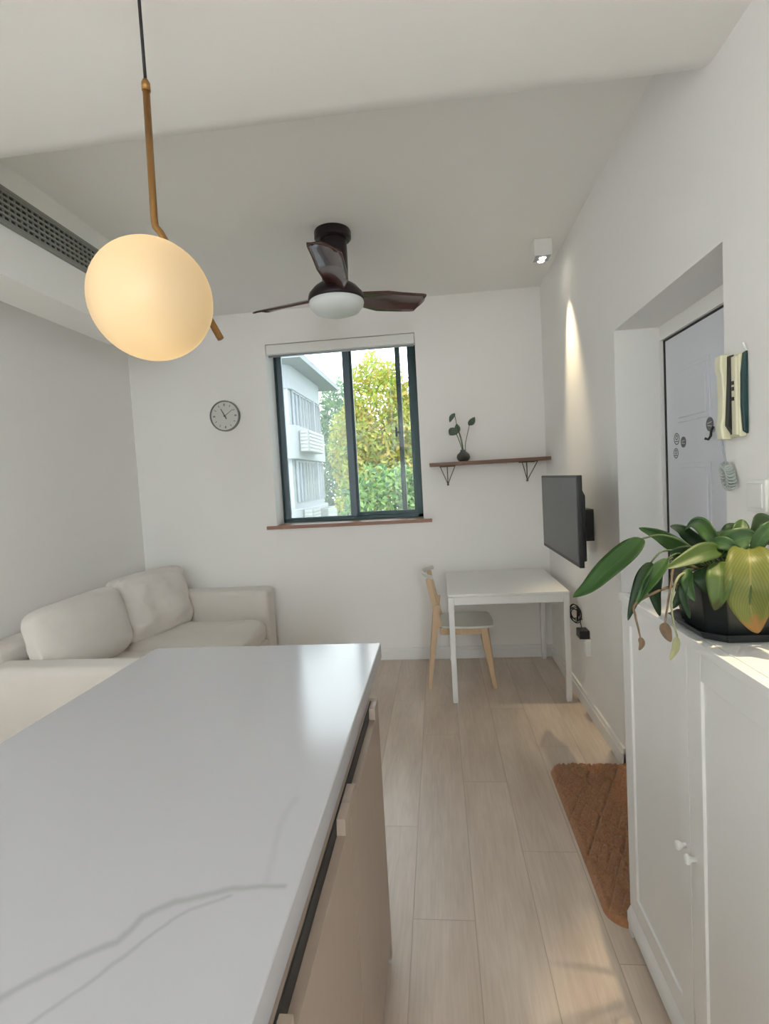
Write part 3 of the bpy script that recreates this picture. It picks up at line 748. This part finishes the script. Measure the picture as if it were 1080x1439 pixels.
for i in range(420):
    t = i/420; a = t*2*PI*34; R1 = .012
    b_ = t*2*PI*1.6; c = Vector((RX-.022, 1.640+.024*math.cos(b_)*(1-.3*t), 1.455+.032*math.sin(b_+.6)))
    pts.append(c+Vector((math.cos(a)*.011, math.sin(a)*.008, math.sin(a+.5)*R1*.8)))
tube(bm, pts, .0021, 5)
M['coil'] = mat('grey white coiled cord', s2l((176, 184, 180)), .5, var=.3, vscale=50)
obj('coiled_lead', bm, M['coil'], cd, smooth=True)
sw = thing('light_switch', 'white square light switch on the wall beside the intercom', 'switch', (RX, 1.53, 1.36))
qbox('plate', (RX-.008, RX, 1.487, 1.573, 1.358, 1.444), M['white_pl'], sw, bevel=.002)
qbox('rocker', (RX-.012, RX-.007, 1.497, 1.563, 1.368, 1.434), M['white_pl'], sw, bevel=.002)

# ------------------------------------------------------------------ rug
bm = BM(); NX, NY = 150, 330
rx0, rx1, ry0, ry1, rr = .487, .93, 1.695, 2.668, .075
def inrr(x, y):
    cx = min(max(x, rx0+rr), rx1-rr); cy = min(max(y, ry0+rr), ry1-rr); return math.hypot(x-cx, y-cy)
V = []
for j in range(NY+1):
    row = []
    for i in range(NX+1):
        x = rx0+(rx1-rx0)*i/NX; y = ry0+(ry1-ry0)*j/NY
        d = inrr(x, y)
        if d > rr:
            cx = min(max(x, rx0+rr), rx1-rr); cy = min(max(y, ry0+rr), ry1-rr); x = cx+(x-cx)*rr/d; y = cy+(y-cy)*rr/d; d = rr
        e = min(1, (rr-d)/.016) if d > rr-.016 else 1
        # zig-zag / diamond grooves
        p = .125
        u = (x/p+.5*y/p) % 1; v = (-x/p+.5*y/p) % 1; kk = int(math.floor(x/p+.5*y/p))+int(math.floor(-x/p+.5*y/p))
        s_ = (u*3 % 1) if kk % 2 == 0 else (v*3 % 1)
        g = min(min(u, 1-u), min(v, 1-v)); gr = max(0, 1-g/.09)*.010+max(0, 1-min(s_, 1-s_)/.2)*.007
        nz = noise.noise(Vector((x*260, y*260, 0)))*.006+noise.noise(Vector((x*110, y*90, 3)))*.005
        z = .002+e*(.024-gr+nz)
        row.append(bm.verts.new((x, y, max(.001, z))))
    V.append(row)
for j in range(NY):
    for i in range(NX): bm.faces.new((V[j][i], V[j][i+1], V[j+1][i+1], V[j+1][i]))
bmesh.ops.remove_doubles(bm, verts=bm.verts[:], dist=.00005)
bd = [e for e in bm.edges if e.is_boundary]
ex = bmesh.ops.extrude_edge_only(bm, edges=bd); 
for v in [q for q in ex['geom'] if isinstance(q, bmesh.types.BMVert)]: v.co.z = 0
tag(obj('rug', bm, M['rug'], None, smooth=True), 'brown shaggy rug with a diamond pattern on the floor by the entrance door', 'rug')

# ------------------------------------------------------------------ shoe cabinet
qx, qy0, qy1, qz = .553, .80, 1.697, 1.107
sc_ = thing('shoe_cabinet', 'tall white cabinet with framed doors along the right wall', 'cabinet', (.71, 1.25, 0))
bm = BM(); box(bm, qx+.02, RX-.003, qy0, qy1-.004, .085, 1.085); obj('carcass', bm, M['cabw'], sc_)
bm = BM(); box(bm, qx-.006, qx+.020, qy0-.006, qy1+.004, 1.085, qz); box(bm, qx+.0215, RX-.003, qy0-.006, qy1+.004, 1.085, qz); obj('top_board', bm, M['cabw'], sc_, bevel=.0012)
bm = BM(); prism(bm, [(qx-.010, .028), (qx-.010, .062), (qx+.002, .084), (qx+.03, .084), (qx+.03, .028)], 1, qy0, qy1)
box(bm, qx+.0, RX-.003, qy1-.018, qy1-.004, .03, .085)
obj('plinth', bm, M['cabw'], sc_, bevel=.002)
for (a, b) in ((qy1-.035, qy1-.002), (qy0+.002, qy0+.035)):
    for (c, d) in ((qx-.008, qx+.035), (RX-.05, RX-.01)):
        qbox('foot', (c, d, a, b, 0, .029), M['cabw'], sc_, bevel=.002)
sm_ = 1.262
for (a, b, ky) in ((sm_+.0015, qy1-.003, sm_+.024), (qy0+.003, sm_-.0015, sm_-.024)):
    bm = BM(); st = .062
    z0, z1 = .089, 1.082
    box(bm, qx, qx+.019, a, a+st, z0, z1); box(bm, qx, qx+.019, b-st, b, z0, z1)
    box(bm, qx, qx+.019, a+st, b-st, z0, z0+st); box(bm, qx, qx+.019, a+st, b-st, z1-st, z1)
    box(bm, qx+.007, qx+.015, a+st-.002, b-st+.002, z0+st-.002, z1-st+.002)
    dr = obj('door', bm, M['cabw'], sc_, bevel=.0012)
    bm = BM(); lathe(bm, [(.0, 0), (.006, 0), (.0055, .009), (.009, .013), (.0115, .016), (.0115, .021), (.009, .024), (0, .025)], (qx, ky, .580), 24, RYm)
    obj('knob', bm, M['white_pl'], dr, smooth=True)

# ------------------------------------------------------------------ potted peace lily
pcx, pcy = .672, 1.285
pp = thing('potted_plant', 'drooping green and yellow leafy plant in a dark square pot on the white cabinet', 'plant', (pcx, pcy, qz))
def octo(h, ch_):
    return [(h-ch_, -h), (h, -h+ch_), (h, h-ch_), (h-ch_, h), (-h+ch_, h), (-h, h-ch_), (-h, -h+ch_), (-h+ch_, -h)]
def loft(bm, rings):
    rs = [[bm.verts.new((pcx+x, pcy+y, z)) for x, y in octo(h, c)] for h, c, z in rings]
    for A, B in zip(rs, rs[1:]):
        for k in range(8): bm.faces.new((A[k], A[(k+1) % 8], B[(k+1) % 8], B[k]))
    bm.faces.new(rs[0][::-1]); bm.faces.new(rs[-1])
z = qz
bm = BM(); loft(bm, [(.092, .032, z+.012), (.112, .036, z+.135), (.118, .038, z+.137), (.118, .038, z+.158), (.110, .036, z+.158), (.106, .035, z+.145), (.104, .035, z+.12)]); obj('pot', bm, M['pot'], pp, bevel=.003)
bm = BM(); loft(bm, [(.100, .035, z+.0008), (.114, .038, z+.020), (.118, .038, z+.022), (.114, .036, z+.022), (.098, .034, z+.008)]); obj('saucer', bm, M['pot'], pp, bevel=.002)
bm = BM(); loft(bm, [(.103, .034, z+.118), (.103, .034, z+.128)]); obj('soil', bm, M['soil'], pp)
LEAVES = [
 ('green',0.052,3,[(0.601, 1.24, 1.259), (0.541, 1.22, 1.321), (0.481, 1.2, 1.346), (0.432, 1.18, 1.343), (0.401, 1.17, 1.318), (0.347, 1.15, 1.28), (0.308, 1.14, 1.249), (0.271, 1.13, 1.232)]),
 ('green',0.036,1,[(0.631, 1.27, 1.253), (0.582, 1.28, 1.286), (0.544, 1.28, 1.311), (0.505, 1.28, 1.336), (0.461, 1.28, 1.355)]),
 ('dark',0.034,1,[(0.662, 1.3, 1.246), (0.643, 1.34, 1.284), (0.62, 1.36, 1.313), (0.596, 1.37, 1.335), (0.572, 1.38, 1.345)]),
 ('green',0.034,1,[(0.639, 1.24, 1.258), (0.617, 1.24, 1.304), (0.603, 1.25, 1.335), (0.601, 1.28, 1.355), (0.6, 1.32, 1.356), (0.598, 1.36, 1.335)]),
 ('dark',0.044,1,[(0.654, 1.3, 1.264), (0.626, 1.28, 1.304), (0.652, 1.29, 1.33), (0.688, 1.31, 1.343), (0.731, 1.35, 1.339)]),
 ('green',0.028,1,[(0.57, 1.22, 1.311), (0.576, 1.18, 1.329), (0.592, 1.16, 1.326), (0.621, 1.15, 1.307)]),
 ('olive',0.04,1,[(0.636, 1.22, 1.285), (0.588, 1.17, 1.314), (0.544, 1.15, 1.312), (0.505, 1.14, 1.3), (0.459, 1.13, 1.285)]),
 ('yellow',0.088,1,[(0.659, 1.22, 1.292), (0.633, 1.16, 1.32), (0.615, 1.12, 1.301), (0.605, 1.1, 1.262), (0.603, 1.1, 1.22), (0.609, 1.1, 1.184), (0.617, 1.1, 1.155)]),
 ('yellowgreen',0.046,1,[(0.602, 1.21, 1.28), (0.571, 1.15, 1.291), (0.558, 1.12, 1.267), (0.552, 1.115, 1.232), (0.547, 1.12, 1.198)]),
 ('olive',0.05,1,[(0.636, 1.22, 1.269), (0.598, 1.15, 1.283), (0.586, 1.12, 1.259), (0.589, 1.11, 1.225), (0.597, 1.11, 1.178)]),
 ('dark',0.03,3,[(0.579, 1.24, 1.284), (0.521, 1.21, 1.307), (0.476, 1.19, 1.312), (0.449, 1.18, 1.291), (0.429, 1.17, 1.26), (0.413, 1.17, 1.22), (0.394, 1.17, 1.168)]),
 ('green',0.03,2,[(0.574, 1.23, 1.278), (0.512, 1.19, 1.306), (0.479, 1.17, 1.299), (0.451, 1.16, 1.27), (0.43, 1.16, 1.24), (0.406, 1.16, 1.201)]),
 ('dark',0.034,2,[(0.584, 1.25, 1.266), (0.518, 1.22, 1.293), (0.476, 1.2, 1.279), (0.465, 1.2, 1.253), (0.464, 1.2, 1.215), (0.472, 1.2, 1.167)]),
 ('dry',0.012,3,[(0.408, 1.16, 1.207), (0.406, 1.16, 1.181), (0.411, 1.16, 1.155), (0.415, 1.16, 1.134), (0.419, 1.16, 1.119), (0.412, 1.16, 1.105)]),
 ('dry',0.022,4,[(0.56, 1.2, 1.268), (0.496, 1.17, 1.288), (0.475, 1.15, 1.242), (0.467, 1.15, 1.197), (0.462, 1.15, 1.167), (0.465, 1.15, 1.147), (0.473, 1.15, 1.125)]),
 ('pale',0.014,4,[(0.56, 1.2, 1.26), (0.499, 1.16, 1.265), (0.473, 1.14, 1.222), (0.474, 1.14, 1.177), (0.482, 1.14, 1.139), (0.478, 1.14, 1.113), (0.466, 1.14, 1.09)]),
 ('dark',0.026,1,[(0.569, 1.22, 1.264), (0.526, 1.18, 1.25), (0.509, 1.17, 1.226), (0.487, 1.17, 1.191)]),
 ('dark',0.018,1,[(0.569, 1.22, 1.256), (0.508, 1.16, 1.254), (0.5, 1.15, 1.222), (0.512, 1.15, 1.174)]),
 ('green',0.024,1,[(0.569, 1.22, 1.264), (0.519, 1.17, 1.275), (0.509, 1.15, 1.246), (0.518, 1.14, 1.213)]),
 ('dark',0.05,1,[(0.698, 1.28, 1.265), (0.71, 1.28, 1.322), (0.733, 1.29, 1.348), (0.764, 1.3, 1.342), (0.801, 1.31, 1.306)]),
 ('green',0.034,1,[(0.672, 1.26, 1.269), (0.646, 1.22, 1.316), (0.652, 1.22, 1.347), (0.667, 1.24, 1.368)]),
 ('green',0.03,1,[(0.666, 1.22, 1.268), (0.639, 1.15, 1.311), (0.65, 1.14, 1.341), (0.67, 1.14, 1.362), (0.697, 1.15, 1.367)]),
 ('dark',0.05,1,[(0.621, 1.28, 1.251), (0.56, 1.2, 1.283), (0.527, 1.19, 1.299), (0.491, 1.19, 1.31)]),
 ('green',0.05,1,[(0.667, 1.28, 1.233), (0.597, 1.2, 1.298), (0.604, 1.17, 1.324), (0.631, 1.16, 1.339), (0.649, 1.15, 1.335)]),
 ('dark',0.046,1,[(0.601, 1.24, 1.243), (0.541, 1.16, 1.276), (0.541, 1.14, 1.257), (0.549, 1.14, 1.227)]),
 ('green',0.05,1,[(0.706, 1.24, 1.255), (0.681, 1.16, 1.285), (0.684, 1.13, 1.261), (0.69, 1.12, 1.205)]),
 ('dark',0.05,1,[(0.725, 1.3, 1.244), (0.772, 1.34, 1.295), (0.848, 1.4, 1.32), (0.929, 1.45, 1.302)]),
 ('green',0.045,1,[(0.672, 1.32, 1.242), (0.712, 1.38, 1.293), (0.717, 1.44, 1.309), (0.701, 1.48, 1.28)]),
 ('green',0.05,1,[(0.732, 1.26, 1.251), (0.778, 1.26, 1.289), (0.837, 1.26, 1.279), (0.895, 1.26, 1.212)]),
 ('olive',0.05,1,[(0.748, 1.3, 1.243), (0.835, 1.38, 1.261), (0.922, 1.44, 1.23), (0.982, 1.48, 1.146)]),
]
def blade_leaf(kind, width, split, pts):
    P3 = [Vector((min(p[0], .80), p[1], p[2])) for p in pts]
    base = Vector((pcx+(P3[0].x-pcx)*.45, pcy+(P3[0].y-pcy)*.45, z+.125))
    # smooth the centreline (Catmull-Rom)
    def cr(ps, n):
        out = []
        for i in range(len(ps)-1):
            p0 = ps[max(i-1, 0)]; p1 = ps[i]; p2 = ps[i+1]; p3 = ps[min(i+2, len(ps)-1)]
            for k in range(n):
                t = k/n
                out.append(.5*((2*p1)+(-p0+p2)*t+(2*p0-5*p1+4*p2-p3)*t*t+(-p0+3*p1-3*p2+p3)*t**3))
        return out+[ps[-1]]
    stem = [base, (base+P3[0])*.5+Vector((0, 0, .01))]+P3[:split+1]
    bm = BM(); sp = cr(stem, 5); tube(bm, sp, [.0032-.0014*i/len(sp) for i in range(len(sp))], 7)
    m_st = M['dry'] if kind in ('dry',) else (M['pale'] if kind == 'pale' else M['stem'])
    so_ = obj('stem', bm, m_st, pp, smooth=True)
    bl = cr(P3[split:], 7); n = len(bl)-1
    bm = BM(); uvl = bm.loops.layers.uv.new('UVMap'); rows = []
    view = Vector((0, 0, 1.5))
    K = 6
    for i, c in enumerate(bl):
        a = i/n
        t = (bl[min(i+1, n)]-bl[max(i-1, 0)]).normalized()
        out = Vector((c.x-pcx, c.y-pcy, 0)); out = out.normalized() if out.length > .01 else Vector((0, -1, 0))
        nr = (out*.9+Vector((-.35, -.75, .55)))
        nr = (nr-t*nr.dot(t)).normalized(); s = t.cross(nr).normalized()
        hw = width/2*(math.sin(PI*a**.72)**.85 if 0 < a < 1 else 0)+.0006
        row = []
        for q in (1, -1):
            for k in range(K+1):
                u = k/K*2-1
                wav = .10*hw*math.sin(a*11+u*2)*abs(u)
                p = c+s*hw*u+nr*(.32*hw*abs(u)**1.4-wav*.5+q*.0005)
                row.append(bm.verts.new(p))
        rows.append(row)
    def quad(i, idx, uv):
        f = bm.faces.new([rows[i+di][k] for di, k in idx])
        for lp, w in zip(f.loops, uv): lp[uvl].uv = w
    for i in range(n):
        for o in (0, K+1):
            for k in range(K):
                quad(i, ((0, o+k), (0, o+k+1), (1, o+k+1), (1, o+k)), ((k/K, i/n), ((k+1)/K, i/n), ((k+1)/K, (i+1)/n), (k/K, (i+1)/n)))
        for k in (0, K):
            quad(i, ((0, k), (1, k), (1, K+1+k), (0, K+1+k)), ((k/K, i/n),)*4)
    mm = M['darkleaf'] if kind == 'dark' else M[kind]
    lb = {'yellow': 'large yellowed leaf with a brown tip', 'dry': 'dried brown leaf', 'pale': 'withered pale leaf', 'yellowgreen': 'yellow green leaf'}.get(kind)
    obj('leaf', bm, mm, so_, smooth=True, label=lb)
for a in LEAVES: blade_leaf(*a)

# ------------------------------------------------------------------ kitchen island
ix = -.213; iy1 = 1.56
il = thing('island_cabinet', 'taupe kitchen island cabinet under the white stone worktop', 'cabinet', (-.66, .6, 0))
bm = BM(); box(bm, -1.08, ix-.022, -.55, iy1-.018, .07, .838); obj('carcass', bm, M['taupe'], il)
bm = BM(); box(bm, -1.08, ix, iy1-.017, iy1, .012, .838); obj('end_panel', bm, M['taupe'], il, bevel=.001)
bm = BM(); box(bm, -1.04, ix-.06, -.50, iy1-.02, 0, .07); obj('toe_kick', bm, M['dark'], il)
qbox('pull_channel', (ix-.021, ix-.018, -.55, iy1-.02, .78, .838), M['dark'], il)
qbox('foot', (ix-.03, ix-.004, iy1-.02, iy1+.004, 0, .012), M['framel'], il)
for (a, b) in ((1.045, iy1-.0185), (.542, 1.042), (.04, .539), (-.55, .037)):
    bm = BM()
    prism(bm, [(a, .072), (b, .072), (b, .837), (b-.055, .837), (b-.06, .806), (a+.07, .806), (a+.065, .837), (a, .837)], 0, ix-.018, ix)
    obj('door', bm, M['taupe'], il, bevel=.001)
ct = BM(); box(ct, -1.118, -.2385, -.58, 1.92, .840, .896)
tag(obj('worktop', ct, M['quartz'], None, bevel=.0035, seg=3), 'white stone island worktop with thin grey veins', 'worktop')

# ------------------------------------------------------------------ sofa
sf = thing('sofa', 'light grey fabric two-seat sofa along the left wall', 'sofa', (-1.95, 3.35, 0))
def soft(name, c, size, rot=(0, 0, 0), thin=0, pw=5, amin=.35, wr=.004, seed=0, n=26, label=None, rnd=6, parent=None):
    bm = BM(); bmesh.ops.create_cube(bm, size=2)
    bmesh.ops.subdivide_edges(bm, edges=bm.edges[:], cuts=n, use_grid_fill=True)
    from mathutils import Euler
    Rm = Euler(rot).to_matrix(); ax = [0, 1, 2]; ax.remove(thin)
    for v in bm.verts:
        p = v.co.copy()
        L_ = (abs(p.x)**rnd+abs(p.y)**rnd+abs(p.z)**rnd)**(1/rnd)
        q = p/L_ if L_ > 0 else p
        u, w = q[ax[0]], q[ax[1]]
        th = amin+(1-amin)*((1-abs(u)**pw)*(1-abs(w)**pw))
        q[thin] *= th
        nn = noise.noise(Vector((q.x*2.2+seed, q.y*2.2, q.z*2.2)))*wr*2.5+noise.noise(Vector((q.x*6+seed, q.y*3, q.z*5)))*wr
        edge = max(abs(u), abs(w))**4
        nn += noise.noise(Vector((u*9+seed, w*14, 1.3)))*wr*1.2*edge
        q = Vector((q.x*size[0]/2, q.y*size[1]/2, q.z*size[2]/2))
        q[thin] += nn*max(-1, min(1, q[thin]/.025))
        v.co = Rm@q+Vector(c)
    return obj(name, bm, M['sofa'], parent or sf, smooth=True, label=label)
def padded(name, b, bev=.035):
    bm = BM(); box(bm, *b); return obj(name, bm, M['sofa'], sf, bevel=bev, seg=5)
padded('base', (-2.50, -1.42, 2.60, 4.12, .06, .27), .02)
padded('back_frame', (-2.53, -2.34, 2.50, 4.20, .06, .72), .045)
padded('arm', (-2.52, -1.405, 4.075, 4.285, .05, .668))
padded('arm', (-2.52, -1.42, 2.43, 2.62, .05, .640), .05)
soft('seat_cushion', (-1.885, 3.005, .355), (.95, .76, .19), thin=2, amin=.72, pw=8, seed=2)
soft('seat_cushion', (-1.860, 3.715, .362), (.95, .71, .20), thin=2, amin=.72, pw=8, seed=5)
soft('back_cushion', (-2.225, 3.02, .66), (.27, .84, .46), rot=(0, math.radians(-12), math.radians(2)), thin=0, amin=.34, seed=3, wr=.005, pw=4)
soft('back_cushion', (-2.19, 3.76, .665), (.30, .70, .50), rot=(0, math.radians(-12), math.radians(-14)), thin=0, amin=.34, seed=9, wr=.012, pw=4)
for (x, y) in ((-2.48, 2.50), (-1.48, 2.50), (-2.48, 4.22), (-1.48, 4.22)):
    qbox('foot', (x-.025, x+.025, y-.025, y+.025, 0, .055), M['dark'], sf)

# ------------------------------------------------------------------ outside
GZ = -6.5
bm = BM(); box(bm, -60, 60, FY+1, 120, GZ-.2, GZ); struct(obj('ground', bm, M['grass']))
bd = thing('apartment_building', 'white apartment block with an overhanging roof outside the window', 'building', (-9.2, 18, GZ))
bx, by0, by1 = -4.35, 15.75, 20.0
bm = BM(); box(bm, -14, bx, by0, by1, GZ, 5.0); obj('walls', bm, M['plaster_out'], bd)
def slab(name, z0, z1, o):
    bm = BM(); rr_ = .35; pts = [(-14, by0-o), (bx+o-rr_, by0-o)]
    for k in range(1, 8): a = -PI/2+k*PI/2/8; pts.append((bx+o-rr_+rr_*math.cos(a), by0-o+rr_+rr_*math.sin(a)))
    pts += [(bx+o, by0-o+rr_), (bx+o, by1-rr_)]
    for k in range(1, 8): a = k*PI/2/8; pts.append((bx+o-rr_+rr_*math.cos(a), by1-rr_+rr_*math.sin(a)))
    pts += [(bx+o-rr_, by1), (-14, by1)]
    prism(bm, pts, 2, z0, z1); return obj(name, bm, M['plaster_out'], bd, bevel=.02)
for z0, z1 in ((2.28, 3.30), (-.55, .75), (-3.4, -2.1)): slab('balcony_parapet', z0, z1, .20)
slab('eaves_band', 4.40, 5.12, .10)
for z0, z1 in ((3.30, 4.40), (.95, 2.26), (-2.0, -.6)):
    for (ya, yb, k) in ((by0+.35, by0+1.15, 0), (by0+1.25, by0+1.9, 1), (by0+2.05, by0+2.75, 1), (by0+2.9, by0+3.5, 0), (by0+3.6, by0+4.1, 1)):
        bm = BM(); box(bm, bx, bx+.03, ya, yb, z0, z1); wv = obj('window', bm, M['curtain'] if k else M['outglass'], bd)
        bm = BM()
        for q in (ya, (ya+yb)/2, yb): box(bm, bx+.03, bx+.07, q-.025, q+.025, z0, z1)
        box(bm, bx+.03, bx+.07, ya, yb, z1-.05, z1); obj('mullions', bm, M['plaster_out'], wv)
    for (xa, xb) in ((-13.5, -11.5), (-11.2, -9.2), (-8.9, -6.9), (-6.6, -5.0)):
        bm = BM(); box(bm, xa, xb, by0-.03, by0, z0, z1); wv = obj('window', bm, M['outglass'], bd)
        bm = BM()
        for k in range(4): q = xa+(xb-xa)*k/3; box(bm, q-.03, q+.03, by0-.07, by0-.03, z0, z1)
        obj('mullions', bm, M['plaster_out'], wv)
    qbox('pillar', (bx, bx+.16, by0+2.75, by0+2.9, z0, z1), M['plaster_out'], bd)
bm = BM()
lo = [(-15, 15.0), (-3.72, 15.0), (-3.72, 20.9), (-15, 20.9)]; hi = [(-13, 17.2), (-6.2, 17.2), (-6.2, 18.8), (-13, 18.8)]
A = [bm.verts.new((x, y, 5.12)) for x, y in lo]; B = [bm.verts.new((x, y, 5.30)) for x, y in lo]; D = [bm.verts.new((x, y, 6.1)) for x, y in hi]
for i in range(4):
    bm.faces.new((A[i], A[(i+1) % 4], B[(i+1) % 4], B[i])); bm.faces.new((B[i], B[(i+1) % 4], D[(i+1) % 4], D[i]))
bm.faces.new(A[::-1]); bm.faces.new(D); obj('roof', bm, M['roofgrey'], bd)
def ac(y0, y1, z0, z1, label):
    x = bx+.22
    t = thing('air_conditioner_unit', label, 'air conditioner', (x, (y0+y1)/2, z0))
    qbox('casing', (x, x+.28, y0, y1, z0, z1), M['acunit'], t, bevel=.015)
    bm = BM(); k = 6
    for i in range(k):
        z = z0+(z1-z0)*(i+.5)/k; box(bm, x+.28, x+.30, y0+.05, y1-.05, z-.028, z+.028); box(bm, x+.03, x+.25, y0-.02, y0, z-.028, z+.028)
    obj('louvres', bm, M['grille'], t)
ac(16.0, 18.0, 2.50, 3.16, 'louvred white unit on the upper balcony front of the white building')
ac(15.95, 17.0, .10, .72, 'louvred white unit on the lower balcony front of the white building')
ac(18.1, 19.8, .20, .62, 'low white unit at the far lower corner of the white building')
# trees
import numpy as np
def leaf_tree(name, label, x, y, lobes, ntot, size, mats, seed, trunk_r=.16, group=None):
    rng = np.random.default_rng(seed)
    t = thing(name, label, 'tree', (x, y, GZ), group)
    top = max(l[2] for l in lobes)
    bm = BM(); tube(bm, [(x, y, GZ), (x+.1, y, GZ+3), (x-.05, y+.1, top)], [trunk_r, trunk_r*.8, trunk_r*.3], 10)
    for l in lobes: tube(bm, [(x, y, max(GZ+2, l[2]-l[5]*1.4)), (l[0], l[1], l[2]+l[5]*.3)], [trunk_r*.35, trunk_r*.1], 6)
    obj('trunk', bm, M['bark'], t, smooth=True)
    vol = [l[3]*l[4]*l[5] for l in lobes]; tv_ = sum(vol); allv = []; nf = 0
    for l, vv in zip(lobes, vol):
        n = int(ntot*vv/tv_)
        d = rng.normal(size=(n, 3)); d /= np.linalg.norm(d, axis=1)[:, None]
        r = rng.uniform(.25, 1, size=n)**.45; r *= 1+.12*np.sin(d[:, 0]*7+seed)*np.cos(d[:, 2]*6)
        c = np.array(l[:3])+d*r[:, None]*np.array(l[3:6])
        a = rng.normal(size=(n, 3)); a /= np.linalg.norm(a, axis=1)[:, None]
        b = np.cross(a, rng.normal(size=(n, 3))); b /= np.linalg.norm(b, axis=1)[:, None]
        s = size*rng.uniform(.6, 1.3, size=n)[:, None]
        q = np.stack([c-a*s, c-b*s*.45, c+a*s, c+b*s*.45], axis=1); allv.append(q.reshape(-1, 3)); nf += n
    Vv = np.concatenate(allv)-np.array([x, y, GZ])
    me = bpy.data.meshes.new('foliage'); me.vertices.add(nf*4); me.vertices.foreach_set('co', Vv.ravel())
    me.loops.add(nf*4); me.loops.foreach_set('vertex_index', np.arange(nf*4, dtype=np.int32))
    me.polygons.add(nf); me.polygons.foreach_set('loop_start', np.arange(0, nf*4, 4, dtype=np.int32))
    try: me.polygons.foreach_set('loop_total', np.full(nf, 4, dtype=np.int32))
    except Exception: pass
    for m_ in mats: me.materials.append(m_)
    me.polygons.foreach_set('material_index', rng.integers(0, len(mats), size=nf).astype(np.int32))
    me.update(calc_edges=True)
    o = bpy.data.objects.new('foliage', me); C.objects.link(o); o.parent = t
    return t
def fol(name, c):
    m = mat(name, c, .5, var=.3, vscale=2)
    b = m.node_tree.nodes['Principled BSDF']; nt = m.node_tree
    tr = nt.nodes.new('ShaderNodeBsdfTranslucent'); tr.inputs[0].default_value = (c[0]*1.3, c[1]*1.4, c[2], 1)
    mx = nt.nodes.new('ShaderNodeMixShader'); mx.inputs[0].default_value = .4
    out = nt.nodes['Material Output']; nt.links.new(b.outputs[0], mx.inputs[1]); nt.links.new(tr.outputs[0], mx.inputs[2]); nt.links.new(mx.outputs[0], out.inputs[0])
    return m
fy1 = [fol('yellow green foliage', (.28, .30, .05)), fol('light green foliage', (.20, .27, .06)), fol('golden foliage', (.34, .26, .06))]
fg1 = [fol('mid green foliage', (.09, .18, .05)), fol('fresh green foliage', (.14, .24, .07)), fol('deep green foliage', (.04, .10, .04))]
fb1 = [fol('bluish green foliage', (.10, .18, .10)), fol('soft green foliage', (.14, .22, .10))]
leaf_tree('tree', 'tall yellow green tree seen through the right half of the window', -1.35, 14.3,
    [(-1.45, 14.3, 3.1, 1.0, 1.1, 1.75), (-.45, 14.5, 2.6, .95, 1.0, 1.5), (-2.2, 14.6, 2.4, .75, .9, 1.3), (-1.3, 14.2, 1.0, 1.4, 1.2, 1.5), (.5, 14.8, 1.9, .9, 1, 1.2)], 26000, .075, fy1, 3)
leaf_tree('tree', 'bright green bushy treetop filling the lower right of the window view', -1.0, 11.0,
    [(-1.05, 11, .9, .95, .9, .95), (-.1, 11.2, .7, .9, .8, .95), (-1.2, 11.3, -.6, 1.2, 1.1, 1.2), (.5, 11.2, .2, .9, .9, 1.1), (-1.9, 11.4, .0, .6, .7, .9)], 17000, .075, fg1, 4)
leaf_tree('tree', 'hazy dark green tree just beside the white building', -4.2, 23.5,
    [(-4.3, 23.5, 3.9, 1.0, 1.2, 2.1), (-4.2, 23.5, 1.1, 1.3, 1.3, 2.2), (-4.4, 23.6, -1.2, 1.4, 1.3, 2.0), (-3.5, 23.8, 2.5, 1.1, 1.2, 2.1)], 16000, .115, fb1, 6)
leaf_tree('tree', 'paler green tree behind the others at the right edge of the window view', .1, 19.0,
    [(.2, 19, 3.4, 1.4, 1.2, 1.9), (1.4, 19, 2.6, 1.4, 1.2, 1.9), (.2, 19, .8, 1.8, 1.2, 1.8)], 9000, .10, fy1[:2]+fb1, 8)
